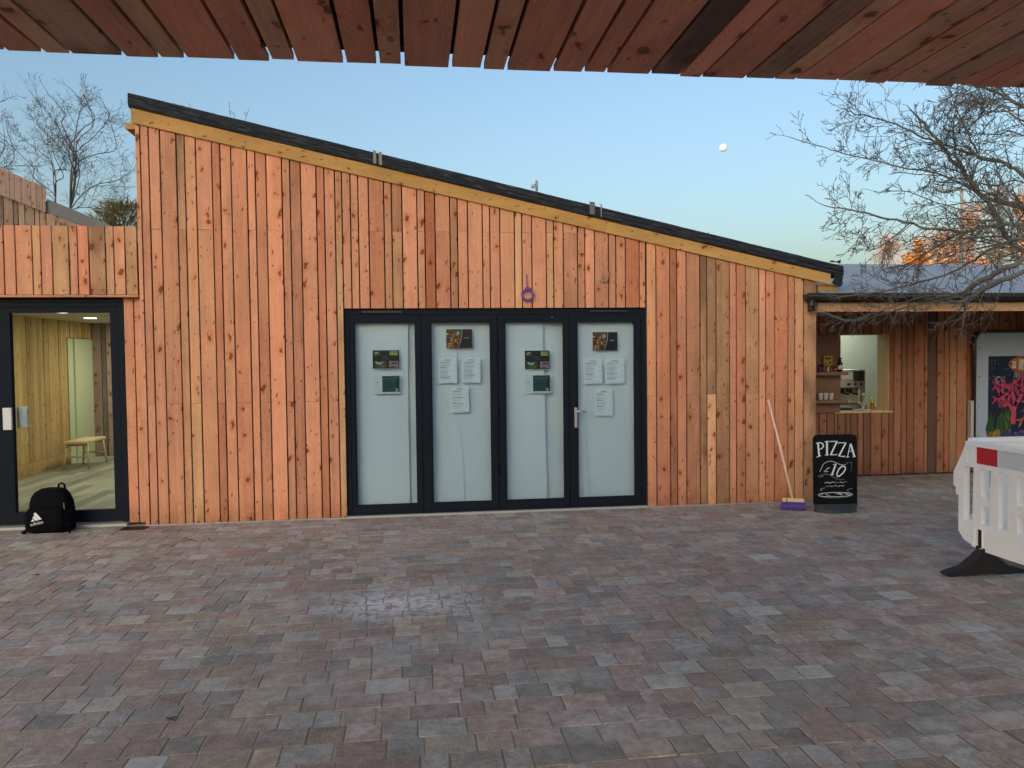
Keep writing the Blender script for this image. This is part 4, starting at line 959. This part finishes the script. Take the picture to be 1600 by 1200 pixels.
# ================================================================== BARRIERS
def barrier(loc, rz, label, feet, refl=True):
    o = thing('crowd_barrier', label, 'barrier', loc, 'white plastic barriers around the bare tree')
    o.rotation_euler.z = rz
    L = 1.98
    f = lambda a, b, d: (d, -a, b)                # local: runs along -Y, depth along X
    sub = lambda nm, mb, m: _link(nm, mb, m, o)
    mb = MB()
    mb.prism([(.03, .802), (.03, .77), (L-.03, .77), (L-.03, .7765), (L-.1, .955), (.105, .955)], f, -.022, .022)
    mb.prism([(-.02, .70), (-.02, .60), (.03, .60), (.03, .802)], f, -.022, .022); mb.prism([(0, .60), (0, .54), (.03, .54), (.03, .60)], f, -.022, .022)
    mb.prism([(L-.03, .7765), (L-.03, .54), (L, .54), (L, .70)], f, -.022, .022)
    mb.prism([(.11, .962), (.11, .93), (L-.11, .93), (L-.11, .962)], f, -.034, .034)
    for t in (.0,): pass
    mb.prism([(.03, .365), (.03, .27), (.09, .215), (.25, .17), (L-.25, .17), (L-.09, .215), (L-.03, .27), (L-.03, .365)], f, -.024, .024)
    mb.prism([(.03, .365), (.085, .365), (.085, .54), (.03, .54)], f, -.024, .024); mb.prism([(L-.085, .365), (L-.03, .365), (L-.03, .54), (L-.085, .54)], f, -.024, .024)
    mb.prism([(.033, .541), (.085, .541), (.085, .784), (.033, .784)], f, -.021, .021); mb.prism([(L-.085, .541), (L-.033, .541), (L-.033, .784), (L-.085, .784)], f, -.021, .021)
    k = 0; a = .165
    while a < L-.2:
        mb.prism([(a+.005, .366), (a+.095, .366), (a+.085, .784), (a+.015, .784)], f, -.019, .019)
        if k % 2 == 1: mb.prism([(a-.075, .50), (a+.008, .50), (a+.008, .565), (a-.075, .565)], f, -.017, .017)
        a += .17; k += 1
    for s, e in ((.0, .0),):
        mb.prism([(.07, .80), (.125, .80), (.125, .9), (.07, .85)], f, -.026, -.0225)
    for q in (.05, .13): mb.prism([(q+.13, .185), (q+.155, .185), (q+.155, .33), (q+.13, .33)], f, -.031, .031)
    mb.prism([(.155+.027*cos(t), .895+.027*sin(t)) for t in [2*pi*i/14 for i in range(14)]], f, -.0265, -.0225)
    for q in (.28, .62, .96): mb.prism([(q, .195), (q+.22, .195), (q+.22, .205), (q, .205)], f, -.027, -.0245)
    sub('panel', mb, M['whiteplastic'])
    if refl:
        x = .22
        for k in range(6):
            wd = .20 if k % 2 == 0 else .36; mb = MB(); mb.prism([(x, .808), (x+wd, .808), (x+wd, .930), (x, .930)], f, -.0265, -.0225); sub('reflective_strip', mb, M['redrefl'] if k % 2 == 0 else M['whiterefl']); x += wd+.001
    for s in feet:
        mb = MB(); pr = [(-.30, 0), (-.315, .012), (-.30, .028), (-.17, .06), (-.07, .135), (-.03, .17), (-.026, .20), (.026, .20), (.03, .17), (.07, .135), (.17, .06), (.30, .028), (.315, .012), (.30, 0), (.07, 0), (.06, .012), (-.06, .012), (-.07, 0)]
        mb.prism(pr, lambda a, b, d: (a, -s+d, b), -.045, .045)
        mb.box(-.033, .033, -s-.017, -s+.017, .19, .325); sub('foot', mb, M['black'])
    return o
def _link(nm, mb, m, o):
    ob = mb.build(nm, m, None, loc=(0, 0, 0)); ob.parent = o; return ob
barrier((4.12, 5.37, 0), 0, 'white plastic barrier with a red reflective patch, nearest the pavement sign', (.265, 1.7))
barrier((4.15, 5.42, 0), pi/2, 'white plastic barrier set square behind the one with the red patch', (.45, 1.7), False)

# ================================================================== CANOPY OVERHEAD
ZC, YE = 2.566, 2.525
CN = thing('canopy', 'dark boarded timber canopy overhead along the top of the view', 'canopy', (0, 0, ZC))
mb = MB(); rr = random.Random(17); ed = edges(-3.2, 3.7, .131, (WM, WN, WW)); i = 0
for i in range(len(ed)-1):
    a, b = ed[i], ed[i+1]; gap = .012 if a < .7 else .009
    ye = YE+rr.uniform(-.008, .010)+(.02 if .3 < a else 0)*.0; z = ZC+rr.uniform(-.003, .003)
    h = rr.random()*.9
    if rr.random() < .08: h = .95
    t = (h, min(1, max(.05, rr.gauss(.5, .17))), rr.random())
    if abs(a-.783) < .03: t = (1, .6, .3)
    if abs(a-1.39) < .05: t = (.86, .85, .4)
    mb.box(a+gap/2, b-gap/2, -1.2, ye, z, z+.02, 0, t)
mb.build('soffit', M['soffit'], CN)
mb = MB(); mb.box(-3.2, 3.7, -1.2, YE-.022, ZC+.055, ZC+.2)
x = -4.8
mb.build('deck', M['dark'], CN)
for yj in (2.46, 1.9, 1.3, .7, .1, -.5, -1.1):
    mb = MB(); mb.box(-3.2, 3.7, yj-.022, yj+.022, ZC+.024, ZC+.054); mb.build('joist', M['dark'], CN)
for x in (-3.0, 3.5):
    mb = MB(); mb.box(x-.06, x+.06, -1.0, -.88, .0, ZC-.004); mb.build('post', M['fascia'], CN)

# ================================================================== FAR LEFT PAVILION
FP = thing('far_pavilion', 'distant boarded pavilion with sloping parapet behind the entrance link', 'building', (-8, 14, 0))
mb = MB()
tz = lambda x: 4.917+(x+6.85)*-.456; bz = lambda x: 4.458+(x+6.85)*-.40
ed = edges(-10, -6.105, -7, (WN, WM, WW))
rr = random.Random(51)
for i in range(len(ed)-1):
    a, b = ed[i]+.003, ed[i+1]-.003; t = (rr.uniform(.2, .9), rr.uniform(.3, .7), rr.random())
    mb.prism([(a, bz(a)), (b, bz(b)), (b, tz(b)), (a, tz(a))], lambda p, q, d: (p, d, q), 13.90, 13.92, 0, t)
mb.build('parapet', M['weathered'], FP)
mb = MB(); boards(mb, edges(-10, -4.6, -7, (WN, WM, WW)), 0, lambda x: bz(x)+.02, 14.0, seed=52, dark=.3); mb.build('cladding', M['weathered'], FP)
mb = MB(); mb.prism([(-10, 0), (-4.6, 0), (-4.6, bz(-4.6)), (-10, bz(-10))], lambda p, q, d: (p, d, q), 14.024, 18); mb.build('lining', M['dark'], FP)
mb = MB(); x0, x1 = -6.10, -4.5; mb.prism([(x0, bz(x0)+.02), (x1, bz(x1)+.02), (x1, bz(x1)+.19), (x0, bz(x0)+.24)], lambda p, q, d: (p, d, q), 13.94, 18)
mb.prism([(-10, bz(-10)+.02), (x0, bz(x0)+.02), (x0, bz(x0)+.2), (-10, bz(-10)+.2)], lambda p, q, d: (p, d, q), 13.94, 18); mb.build('roof', flat('dark_frosted_roof', (.10, .12, .15), .6, 0, .3, scale=6), FP)
mb = MB(); mb.prism([(x0, bz(x0)-.08), (x1, bz(x1)-.08), (x1, bz(x1)+.015), (x0, bz(x0)+.015)], lambda p, q, d: (p, d, q), 13.96, 13.99, 0, (.3, .4, .4)); mb.build('fascia', M['weathered'], FP)

# ================================================================== TREES
def grow(mb, p, d, L, r, lev, rr, prm, tip=None):
    """one wandering tapered shoot with side shoots; returns nothing"""
    n = max(3, int(L/prm['step'][min(lev, len(prm['step'])-1)])); n = min(n, 9)
    pts = [Vector(p)]; d = Vector(d).normalized(); rads = [r]
    sl = L/n; kids = []
    for i in range(n):
        jit = Vector((rr.gauss(0, 1), rr.gauss(0, 1), rr.gauss(0, 1)))*prm['wob']
        d = (d+jit+Vector((0, 0, prm['up']))).normalized()
        pts.append(pts[-1]+d*sl); rads.append(max(prm['rmin'], r*(1-(i+1)/n*.78)))
        kids.append((pts[-1].copy(), d.copy(), rads[-1], (i+1)/n))
    big = r > prm.get('trunk_r', 1e9)
    (prm['trunk'] if big else mb).tube(pts, rads, 8 if r > .03 else (5 if r > .008 else 3), cap=False)
    if lev <= 0: return
    cnt = prm['kids'][min(lev, len(prm['kids'])-1)]
    for k in range(cnt):
        q = kids[min(len(kids)-1, int((prm['from']+(1-prm['from'])*rr.random())*len(kids)))]
        ax = q[1].orthogonal(); ax.rotate(Matrix.Rotation(rr.random()*2*pi, 3, q[1]))
        ang = rr.uniform(*prm['ang']); nd = q[1]*cos(ang)+ax*sin(ang)
        if 'flat' in prm: nd.z *= prm['flat']
        grow(mb, q[0], nd, L*rr.uniform(*prm['len'])*(1.15-.5*q[3]), max(prm['rmin'], q[2]*rr.uniform(.55, .8)), lev-1, rr, prm)

def smooth_path(pts, n=6):
    out = []
    P = [pts[0]]+pts+[pts[-1]]
    for i in range(1, len(P)-2):
        for k in range(n):
            t = k/n; a, b, c, d = P[i-1], P[i], P[i+1], P[i+2]
            out.append(.5*((2*b)+(c-a)*t+(2*a-5*b+4*c-d)*t*t+(3*b-a-3*c+d)*t**3))
    out.append(P[-2]); return out

# --- big bare tree inside the barriers, limbs reaching left over the kiosk
TR = thing('bare_tree', 'large bare tree with knobbly grey branches reaching left over the kiosk roof', 'tree', (5.25, 4.75, 0))
tk = MB(); cr = MB(); rr = random.Random(78)
TB = [Vector((5.3, 4.75, 0)), Vector((5.25, 4.76, .7)), Vector((5.1, 4.78, 1.5)), at(1700, 385, Y=4.8)]
tk.tube(smooth_path(TB), [.14-.065*i/18 for i in range(19)], 12, cap=True)
ST = [TB[-1]-Vector((0, 0, .06)), Vector((4.68, 4.77, 2.5)), Vector((4.68, 4.74, 2.72)), Vector((4.66, 4.63, 3.0)), Vector((4.62, 4.5, 3.4)), Vector((4.7, 4.4, 3.9))]
tk.tube(smooth_path(ST, 4), [.07-.05*i/20 for i in range(21)], 10, cap=True)
prm = dict(step=[.04, .06, .09, .14], wob=.19, up=.012, rmin=.0019, kids=[0, 3, 4, 6], ang=(.3, .85), len=(.38, .68), **{'from': .15})
def limb(pix, Y0, Y1, r0, r1, kids, klen, lev=2, start=None):
    P = []; r0 *= .58
    for i, q in enumerate(pix):
        Y = Y0+(Y1-Y0)*i/(len(pix)-1); P.append(at(q[0], q[1], Y=Y))
    if start is not None: P = [start]+P
    pts = smooth_path(P, 5); n = len(pts)
    pts = [p+Vector((rr.gauss(0, 1), rr.gauss(0, 1), rr.gauss(0, 1)))*min(.012, .3*r0) if 0 < i < n-1 else p for i, p in enumerate(pts)]
    rad = [r0+(r1-r0)*(i/(n-1))**.8 for i in range(n)]
    (tk if r0 > .009 else cr).tube(pts, rad, 8 if r0 > .009 else 5, cap=True)
    for k in range(int(kids*1.75)):
        i = int((.12+.88*rr.random())*(n-2)); t = (pts[i+1]-pts[i]).normalized()
        ax = t.orthogonal(); ax.rotate(Matrix.Rotation(rr.random()*2*pi, 3, t)); ang = rr.uniform(.45, 1.1)
        nd = t*cos(ang)+ax*sin(ang)
        grow(cr, pts[i], nd, klen*rr.uniform(.5, 1.2)*(1.1-.5*i/n), max(.0026, rad[i]*rr.uniform(.25, .48)), lev, rr, prm)
    # knobbly tip
    grow(cr, pts[-1], (pts[-1]-pts[-3]), .18, max(.003, r1), 1, rr, prm)
    return pts
J = TB[-1]; J2 = at(1640, 430, Y=4.95)
limb([(1600, 392), (1560, 345), (1530, 300), (1500, 265), (1470, 225), (1440, 190)], 5.0, 5.5, .040, .010, 26, .42, 2, J)          # A rising limb
limb([(1600, 352), (1540, 355), (1505, 363), (1450, 356), (1390, 342), (1340, 330), (1300, 324)], 4.9, 5.6, .028, .005, 30, .34, 2, J)   # B level limb
limb([(1600, 372), (1540, 395), (1500, 420), (1440, 440), (1380, 455), (1330, 462)], 4.8, 5.9, .022, .004, 26, .34, 2, J)
limb([(1600, 408), (1545, 432), (1514, 452), (1506, 470)], 4.7, 5.2, .030, .020, 8, .5, 2, J)                                          # broken stub limbs
limb([(1600, 425), (1550, 445), (1515, 468)], 4.6, 4.9, .024, .018, 6, .35, 2, J)
limb([(1515, 462), (1460, 470), (1410, 482), (1370, 493), (1330, 502), (1305, 494)], 5.2, 5.9, .010, .003, 14, .22, 1)
limb([(1512, 466), (1450, 462), (1400, 478), (1350, 495), (1318, 500), (1285, 488)], 5.0, 6.1, .008, .003, 12, .18, 1)
limb([(1505, 470), (1500, 485), (1480, 500), (1470, 506)], 5.2, 5.4, .006, .002, 4, .12, 1)
limb([(1600, 273), (1563, 254), (1530, 246), (1490, 230), (1453, 219), (1400, 195), (1345, 178), (1318, 170)], 4.9, 5.8, .028, .004, 34, .34, 2, ST[1])  # D
limb([(1535, 308), (1506, 289), (1460, 270), (1410, 262), (1370, 252), (1331, 243), (1290, 232), (1236, 215)], 5.2, 5.9, .014, .003, 24, .24, 2)   # F long reaching twig
limb([(1600, 168), (1563, 147), (1527, 135), (1499, 129), (1460, 118)], 4.6, 5.0, .022, .006, 12, .36, 2, ST[3])   # E top limb
limb([(1493, 247), (1490, 200), (1494, 165), (1496, 128)], 5.4, 5.3, .010, .003, 8, .2, 1)
limb([(1528, 240), (1510, 205), (1495, 172), (1490, 160)], 5.2, 5.2, .012, .004, 8, .22, 2)
limb([(1506, 208), (1532, 180), (1552, 151), (1570, 128)], 5.2, 5.0, .010, .003, 10, .25, 2)
limb([(1600, 212), (1560, 210), (1520, 208), (1480, 206)], 4.8, 5.4, .010, .003, 10, .25, 2, ST[2])
limb([(1600, 285), (1555, 290), (1510, 282), (1470, 275), (1430, 272)], 4.8, 5.4, .010, .003, 12, .25, 2, ST[1])
limb([(1600, 322), (1560, 318), (1520, 330), (1470, 318), (1420, 300), (1390, 298)], 4.8, 5.3, .010, .003, 12, .22, 2, J)
limb([(1600, 190), (1570, 165), (1545, 175), (1520, 160)], 4.4, 4.7, .012, .004, 14, .3, 2, ST[3])
limb([(1605, 200), (1594, 150), (1590, 118)], 4.5, 4.5, .008, .004, 10, .25, 2, ST[3])
limb([(1420, 350), (1390, 375), (1362, 390), (1345, 372), (1338, 378)], 5.32, 5.7, .008, .003, 12, .2, 2)
limb([(1500, 363), (1455, 390), (1420, 412), (1390, 418)], 5.2, 5.7, .012, .004, 14, .24, 2)
for k, (b_, d_) in enumerate(((J, (.9, -.3, .5)), (J, (.6, .8, .5)), (ST[2], (.9, .3, .6)), (ST[3], (.5, -.9, .5)), (ST[3], (.8, .2, .9)), (ST[4], (.2, -.5, 1)), (ST[4], (.5, .6, .8)), (ST[5], (.1, .2, 1)))):
    b_ = Vector(b_); P = [b_]; dv = Vector(d_).normalized()
    for q in range(4): dv = (dv+Vector((rr.gauss(0, .15), rr.gauss(0, .15), rr.gauss(.05, .12)))).normalized(); P.append(P[-1]+dv*.42)
    pts = smooth_path(P, 4); n = len(pts); tk.tube(pts, [.034-.028*i/(n-1) for i in range(n)], 7, cap=True)
    for q in range(16):
        i = int((.15+.85*rr.random())*(n-2)); t = (pts[i+1]-pts[i]).normalized(); ax = t.orthogonal(); ax.rotate(Matrix.Rotation(rr.random()*2*pi, 3, t)); a_ = rr.uniform(.4, 1)
        grow(cr, pts[i], t*cos(a_)+ax*sin(a_), .42*rr.uniform(.5, 1.2), .009, 2, rr, prm)
tk.build('trunk', M['bark'], TR); cr.build('crown', M['twig'], TR)

def bare_tree(loc, h, seed, label, lean=(0, 0), spread=(.3, .75), r=.1, kids=(0, 4, 5, 6, 7), first=.35, group='bare trees behind the buildings', wob=.13, lev=4, ln=(.42, .66)):
    o = thing('bare_tree', label, 'tree', loc, group); rr = random.Random(seed); t = MB(); c = MB()
    p = dict(step=[.18, .25, .35, .5, .7], wob=wob, up=.05, rmin=.006, kids=list(kids), ang=spread, len=ln, trunk=t, trunk_r=r*.45, **{'from': first})
    grow(c, Vector(loc), Vector((lean[0], lean[1], 1)), h*.62, r, lev, rr, p)
    t.build('trunk', M['farbark'], o); c.build('crown', M['farbark'], o)
def fan_tree(label, root, limbs, Y, seed, r0, klen, per, group='bare trees behind the buildings'):
    """limbs: list of (pixel polyline, radius); all grown from a trunk standing at root"""
    global tk, cr, rr, prm
    keep = (tk, cr, rr, prm)
    tk = MB(); cr = MB(); rr = random.Random(seed)
    prm = dict(step=[.10, .14, .2, .3], wob=.13, up=.05, rmin=.0032, kids=[0, 3, 4, 5], ang=(.35, .95), len=(.42, .72), **{'from': .2})
    b = at(*root, Y=Y); o = thing('bare_tree', label, 'tree', (b.x, Y, 0), group)
    tk.tube(smooth_path([Vector((b.x-.1, Y, 0)), Vector((b.x+.05, Y, b.z*.5)), b]), [r0*(1.25-.25*i/12) for i in range(13)], 8)
    for px, r in limbs:
        P = [b]+[at(q[0], q[1], Y=Y)+Vector((0, rr.gauss(0, .5)*(k+1)/len(px), 0)) for k, q in enumerate(px)]
        pts = smooth_path(P, 5); n = len(pts); rad = [r*.5+(.006-r*.5)*(i/(n-1))**.7 for i in range(n)]
        tk.tube(pts, rad, 6, cap=True)
        for k in range(per):
            i = int((.2+.8*rr.random())*(n-2)); t = (pts[i+1]-pts[i]).normalized(); ax = t.orthogonal(); ax.rotate(Matrix.Rotation(rr.random()*2*pi, 3, t)); a = rr.uniform(.35, .9)
            grow(cr, pts[i], t*cos(a)+ax*sin(a)+Vector((0, 0, .25)), klen*rr.uniform(.5, 1.2)*(1.15-.5*i/n), max(.006, rad[i]*.5), 2, rr, prm)
        grow(cr, pts[-1], pts[-1]-pts[-3]+Vector((0, 0, .05)), klen*.6, .007, 1, rr, prm)
    tk.build('trunk', M['farbark'], o); cr.build('crown', M['farbark'], o)
    tk, cr, rr, prm = keep
fan_tree('tall rounded bare tree rising beyond the far pavilion roof', (109, 330), [
    ([(117, 280), (115, 245), (105, 200), (90, 170), (78, 148)], .05), ([(117, 275), (114, 240), (118, 195), (120, 160), (112, 140)], .055), ([(117, 262), (128, 225), (142, 190), (150, 160)], .04),
    ([(118, 262), (145, 242), (170, 225), (190, 205)], .035), ([(118, 250), (135, 205), (165, 180), (172, 172)], .03), ([(125, 310), (150, 290), (180, 280), (204, 262)], .03), ([(130, 325), (165, 318), (200, 308)], .025),
    ([(128, 318), (160, 300), (205, 292)], .022), ([(116, 262), (100, 235), (72, 205), (50, 190)], .03), ([(115, 250), (98, 215), (82, 180), (66, 160)], .028), ([(118, 240), (128, 180), (135, 158)], .025)], 20, 3, .05, .72, 11)
fan_tree('slimmer forked bare tree just left of the tall rounded one', (87, 318), [
    ([(86, 285), (85, 268), (76, 240), (62, 205), (45, 180)], .035), ([(86, 270), (98, 258), (105, 230), (100, 200)], .03), ([(80, 300), (55, 280), (30, 250), (18, 225)], .03), ([(85, 270), (70, 245), (40, 220), (26, 200)], .025), ([(78, 305), (50, 300), (25, 270), (5, 255)], .022), ([(86, 275), (84, 235), (80, 200), (75, 175)], .022)], 20.8, 8, .04, .66, 8)
fan_tree('bare tree at the left edge of the view beyond the boarded parapet', (-25, 300), [
    ([(-10, 270), (8, 240), (22, 205)], .03), ([(-15, 265), (0, 230), (5, 205)], .03), ([(-20, 250), (-14, 190), (-4, 172), (8, 158)], .03), ([(-5, 285), (20, 270), (45, 250)], .025), ([(-25, 260), (-35, 200), (-30, 160)], .03)], 21, 21, .06, .6, 8)
fan_tree('bare tree whose topmost twigs just show above the high end of the pavilion roof', (352, 300), [
    ([(356, 250), (360, 200), (359, 168)], .016), ([(372, 250), (386, 205), (391, 182)], .014), ([(335, 250), (325, 210), (306, 178)], .014), ([(365, 250), (372, 210), (374, 196)], .012), ([(340, 255), (330, 220), (333, 190)], .012)], 24, 15, .06, .22, 3)

# conifer
CO = thing('conifer', 'low feathery olive conifer between the far roof and the pavilion', 'shrub', (-7.0, 20, 0))
mb = MB(); mb.tube([(-7, 20, 0), (-7, 20, 4.8)], [.12, .03], 8); mb.build('trunk', M['farbark'], CO)
mb = MB(); rr = random.Random(4)
for k in range(2200):
    th = rr.random()*2*pi; z = rr.uniform(2.5, 5.45); R_ = .95*min(1, (5.6-z)/1.3+.25)*sqrt(rr.random()); p = Vector((-7+R_*cos(th), 20+R_*sin(th), z))
    d = Vector((cos(th)*.8, sin(th)*.8, rr.uniform(.2, .9))).normalized(); l = rr.uniform(.15, .32); s = d.orthogonal().normalized()
    for q in range(5):
        a = rr.uniform(-.6, .6); dd = (d+s*a+Vector((rr.gauss(0, .2), rr.gauss(0, .2), rr.gauss(0, .2)))).normalized(); w_ = dd.orthogonal().normalized()*.012
        b0 = p+d*l*q*.15; mb.add([b0-w_, b0+w_, b0+dd*l*.7], [(0, 1, 2)], 0, (min(1, max(0, rr.gauss(.4+.25*(z-4.6), .25))), 0, 0))
mb.build('crown', M['conifer'], CO)

# far autumn trees beyond the kiosk
def leafy(px, py, Y, wpx, hpx, mat, label, seed, dens=1.0, leafs=.16, twiggy=False, cl=9):
    leafs *= 1.4
    top = at(px, py, Y=Y); W = wpx/FPX*Y; H = hpx/FPX*Y
    o = thing('autumn_tree', label, 'tree', (top.x, Y, 0), 'autumn trees beyond the kiosk'); rr = random.Random(seed)
    t = MB(); pts = [Vector((top.x, Y, 0)), Vector((top.x+.1, Y, top.z-H*.7)), Vector((top.x, Y, top.z-H*.15))]; t.tube(smooth_path(pts), [.28-.02*i for i in range(13)], 8)
    mb = MB(); cs = []
    for k in range(cl):
        f = rr.random(); z = top.z-H*(.08+.92*f); rad = W*.5*(.35+.65*min(1, f*1.6)); a = rr.random()*2*pi; q = rad*sqrt(rr.random())*.8
        c = Vector((top.x+q*cos(a), Y+q*sin(a), z)); cs.append((c, W*rr.uniform(.12, .26)))
        t.tube([Vector((top.x, Y, z-H*.2)), (Vector((top.x, Y, z-H*.1))+c)/2, c], [.07, .05, .02], 5)
    for c, rad in cs:
        for k in range(int(130*dens)):
            d = Vector((rr.gauss(0, .62), rr.gauss(0, .62), rr.gauss(0, .62)))*rad*1.25
            p = c+d; u = Vector((rr.gauss(0, 1), rr.gauss(0, 1), rr.gauss(0, 1))).normalized(); v = u.orthogonal().normalized(); s = leafs*rr.uniform(.4, 1.3)
            if twiggy: mb.add([p-v*.018, p+v*.018, p+(d.normalized()*.6+u*.6+Vector((0, 0, .6)))*s*3.4], [(0, 1, 2)], 0, (rr.random(), 0, 0))
            else:
                mb.add([p-u*s, p+v*s*.6, p+u*s, p-v*s*.6], [(0, 1, 2, 3)], 0, (min(1, max(0, rr.gauss(.5, .28))), 0, 0))
        for k in range(10):
            e = c+Vector((rr.gauss(0, 1), rr.gauss(0, 1), rr.gauss(.4, 1)))*rad*.8; t.tube([c, (c+e)/2+Vector((0, 0, .05)), e], [.022, .016, .008], 3, cap=False)
    t.build('trunk', M['farbark'], o); mb.build('crown', mat, o)
leafy(1388, 372, 89, 46, 70, M['pink'], 'pale leafless pinkish tree at the left of the autumn trees', 1, 2.2, .16, True, 10)
leafy(1432, 372, 79, 34, 70, M['gold'], 'bright golden orange tree beside the pale pinkish one', 2, 1.6, .13, False, 13)
leafy(1478, 342, 84, 70, 110, M['rust'], 'broad rust coloured tree right of the golden one', 3, 1.3, .15, False, 15)
leafy(1520, 318, 87, 56, 120, M['rust'], 'tall coppery tree behind the street lamp post', 4, 1.0, .15, False, 13)
leafy(1560, 296, 92, 60, 140, M['pink'], 'tall pale pinkish tree near the right edge', 5, 2.2, .18, True, 16)
leafy(1598, 300, 87, 50, 130, M['rust'], 'rust coloured tree cut by the right edge of the view', 6, 1.2, .16, False, 14)
leafy(1470, 385, 95, 130, 60, M['pink'], 'low wide thicket of brownish trees behind the rust coloured tree', 7, 2.2, .2, True, 18)

# street lamp, security light
SLp = at(1503, 300, Y=38); t = thing('street_lamp', 'grey street lamp with a single head behind the bare branches', 'street lamp', (SLp.x, 38, 0))
lampgrey = flat('lamp_post_grey', (.17, .18, .18), .6); mb = MB(); mb.tube([(SLp.x, 38, 0), (SLp.x, 38, SLp.z+.1)], [.14, .075], 10); mb.build('post', lampgrey, t)
mb = MB(); mb.tube([(SLp.x, 38, SLp.z+.05), (SLp.x-.35, 38, SLp.z+.12), (SLp.x-.6, 38, SLp.z+.1)], .035, 8); mb.build('arm', lampgrey, t)
hp = at(1476, 298, Y=38); mb = MB(); rings = []
for k in range(9):
    f = k/8; x = SLp.x-.55-.75*f; r_ = .13*sin(pi*(.12+.80*f))**.7; rings.append([(x, 38+r_*1.3*cos(q), hp.z-.02+r_*.8*sin(q)) for q in [2*pi*i/12 for i in range(12)]])
mb.loft(rings); mb.build('lamp_head', lampgrey, t)
pp = at(838, 282, Y=14); t = thing('camera_pole', 'slim grey pole with a small floodlight showing above the pavilion roof', 'pole', (pp.x, 17, 0))
pp = at(838.5, 282, Y=17)
t.location = (pp.x, 17, 0)
mb = MB(); mb.tube([(pp.x, 17, 0), (pp.x, 17, pp.z)], .030, 8); mb.build('pole', M['sillmetal'], t)
mb = MB(); q = at(833, 292, Y=17); mb.bevbox(q.x-.045, q.x+.03, 16.86, 17.0, q.z-.02, q.z+.035, .01); mb.tube([(q.x-.02, 16.9, q.z-.015), (q.x-.02, 16.9, q.z-.05)], [.045, .03], 10); mb.tube([(q.x, 16.95, q.z+.02), (pp.x, 17, q.z+.07)], .015, 6)
mb.build('floodlight', M['sillmetal'], t)

# moon
mp = at(1130, 231, Y=600); bm = bmesh.new(); bmesh.ops.create_uvsphere(bm, u_segments=32, v_segments=16, radius=2.9); mb = MB()
bmesh.ops.translate(bm, verts=bm.verts, vec=mp); mb.bm(bm, 0, (.5, .5, .5), True)
tag(mb.build('moon', M['moon'], loc=mp), 'white gibbous moon in the clear sky above the roof', 'moon')
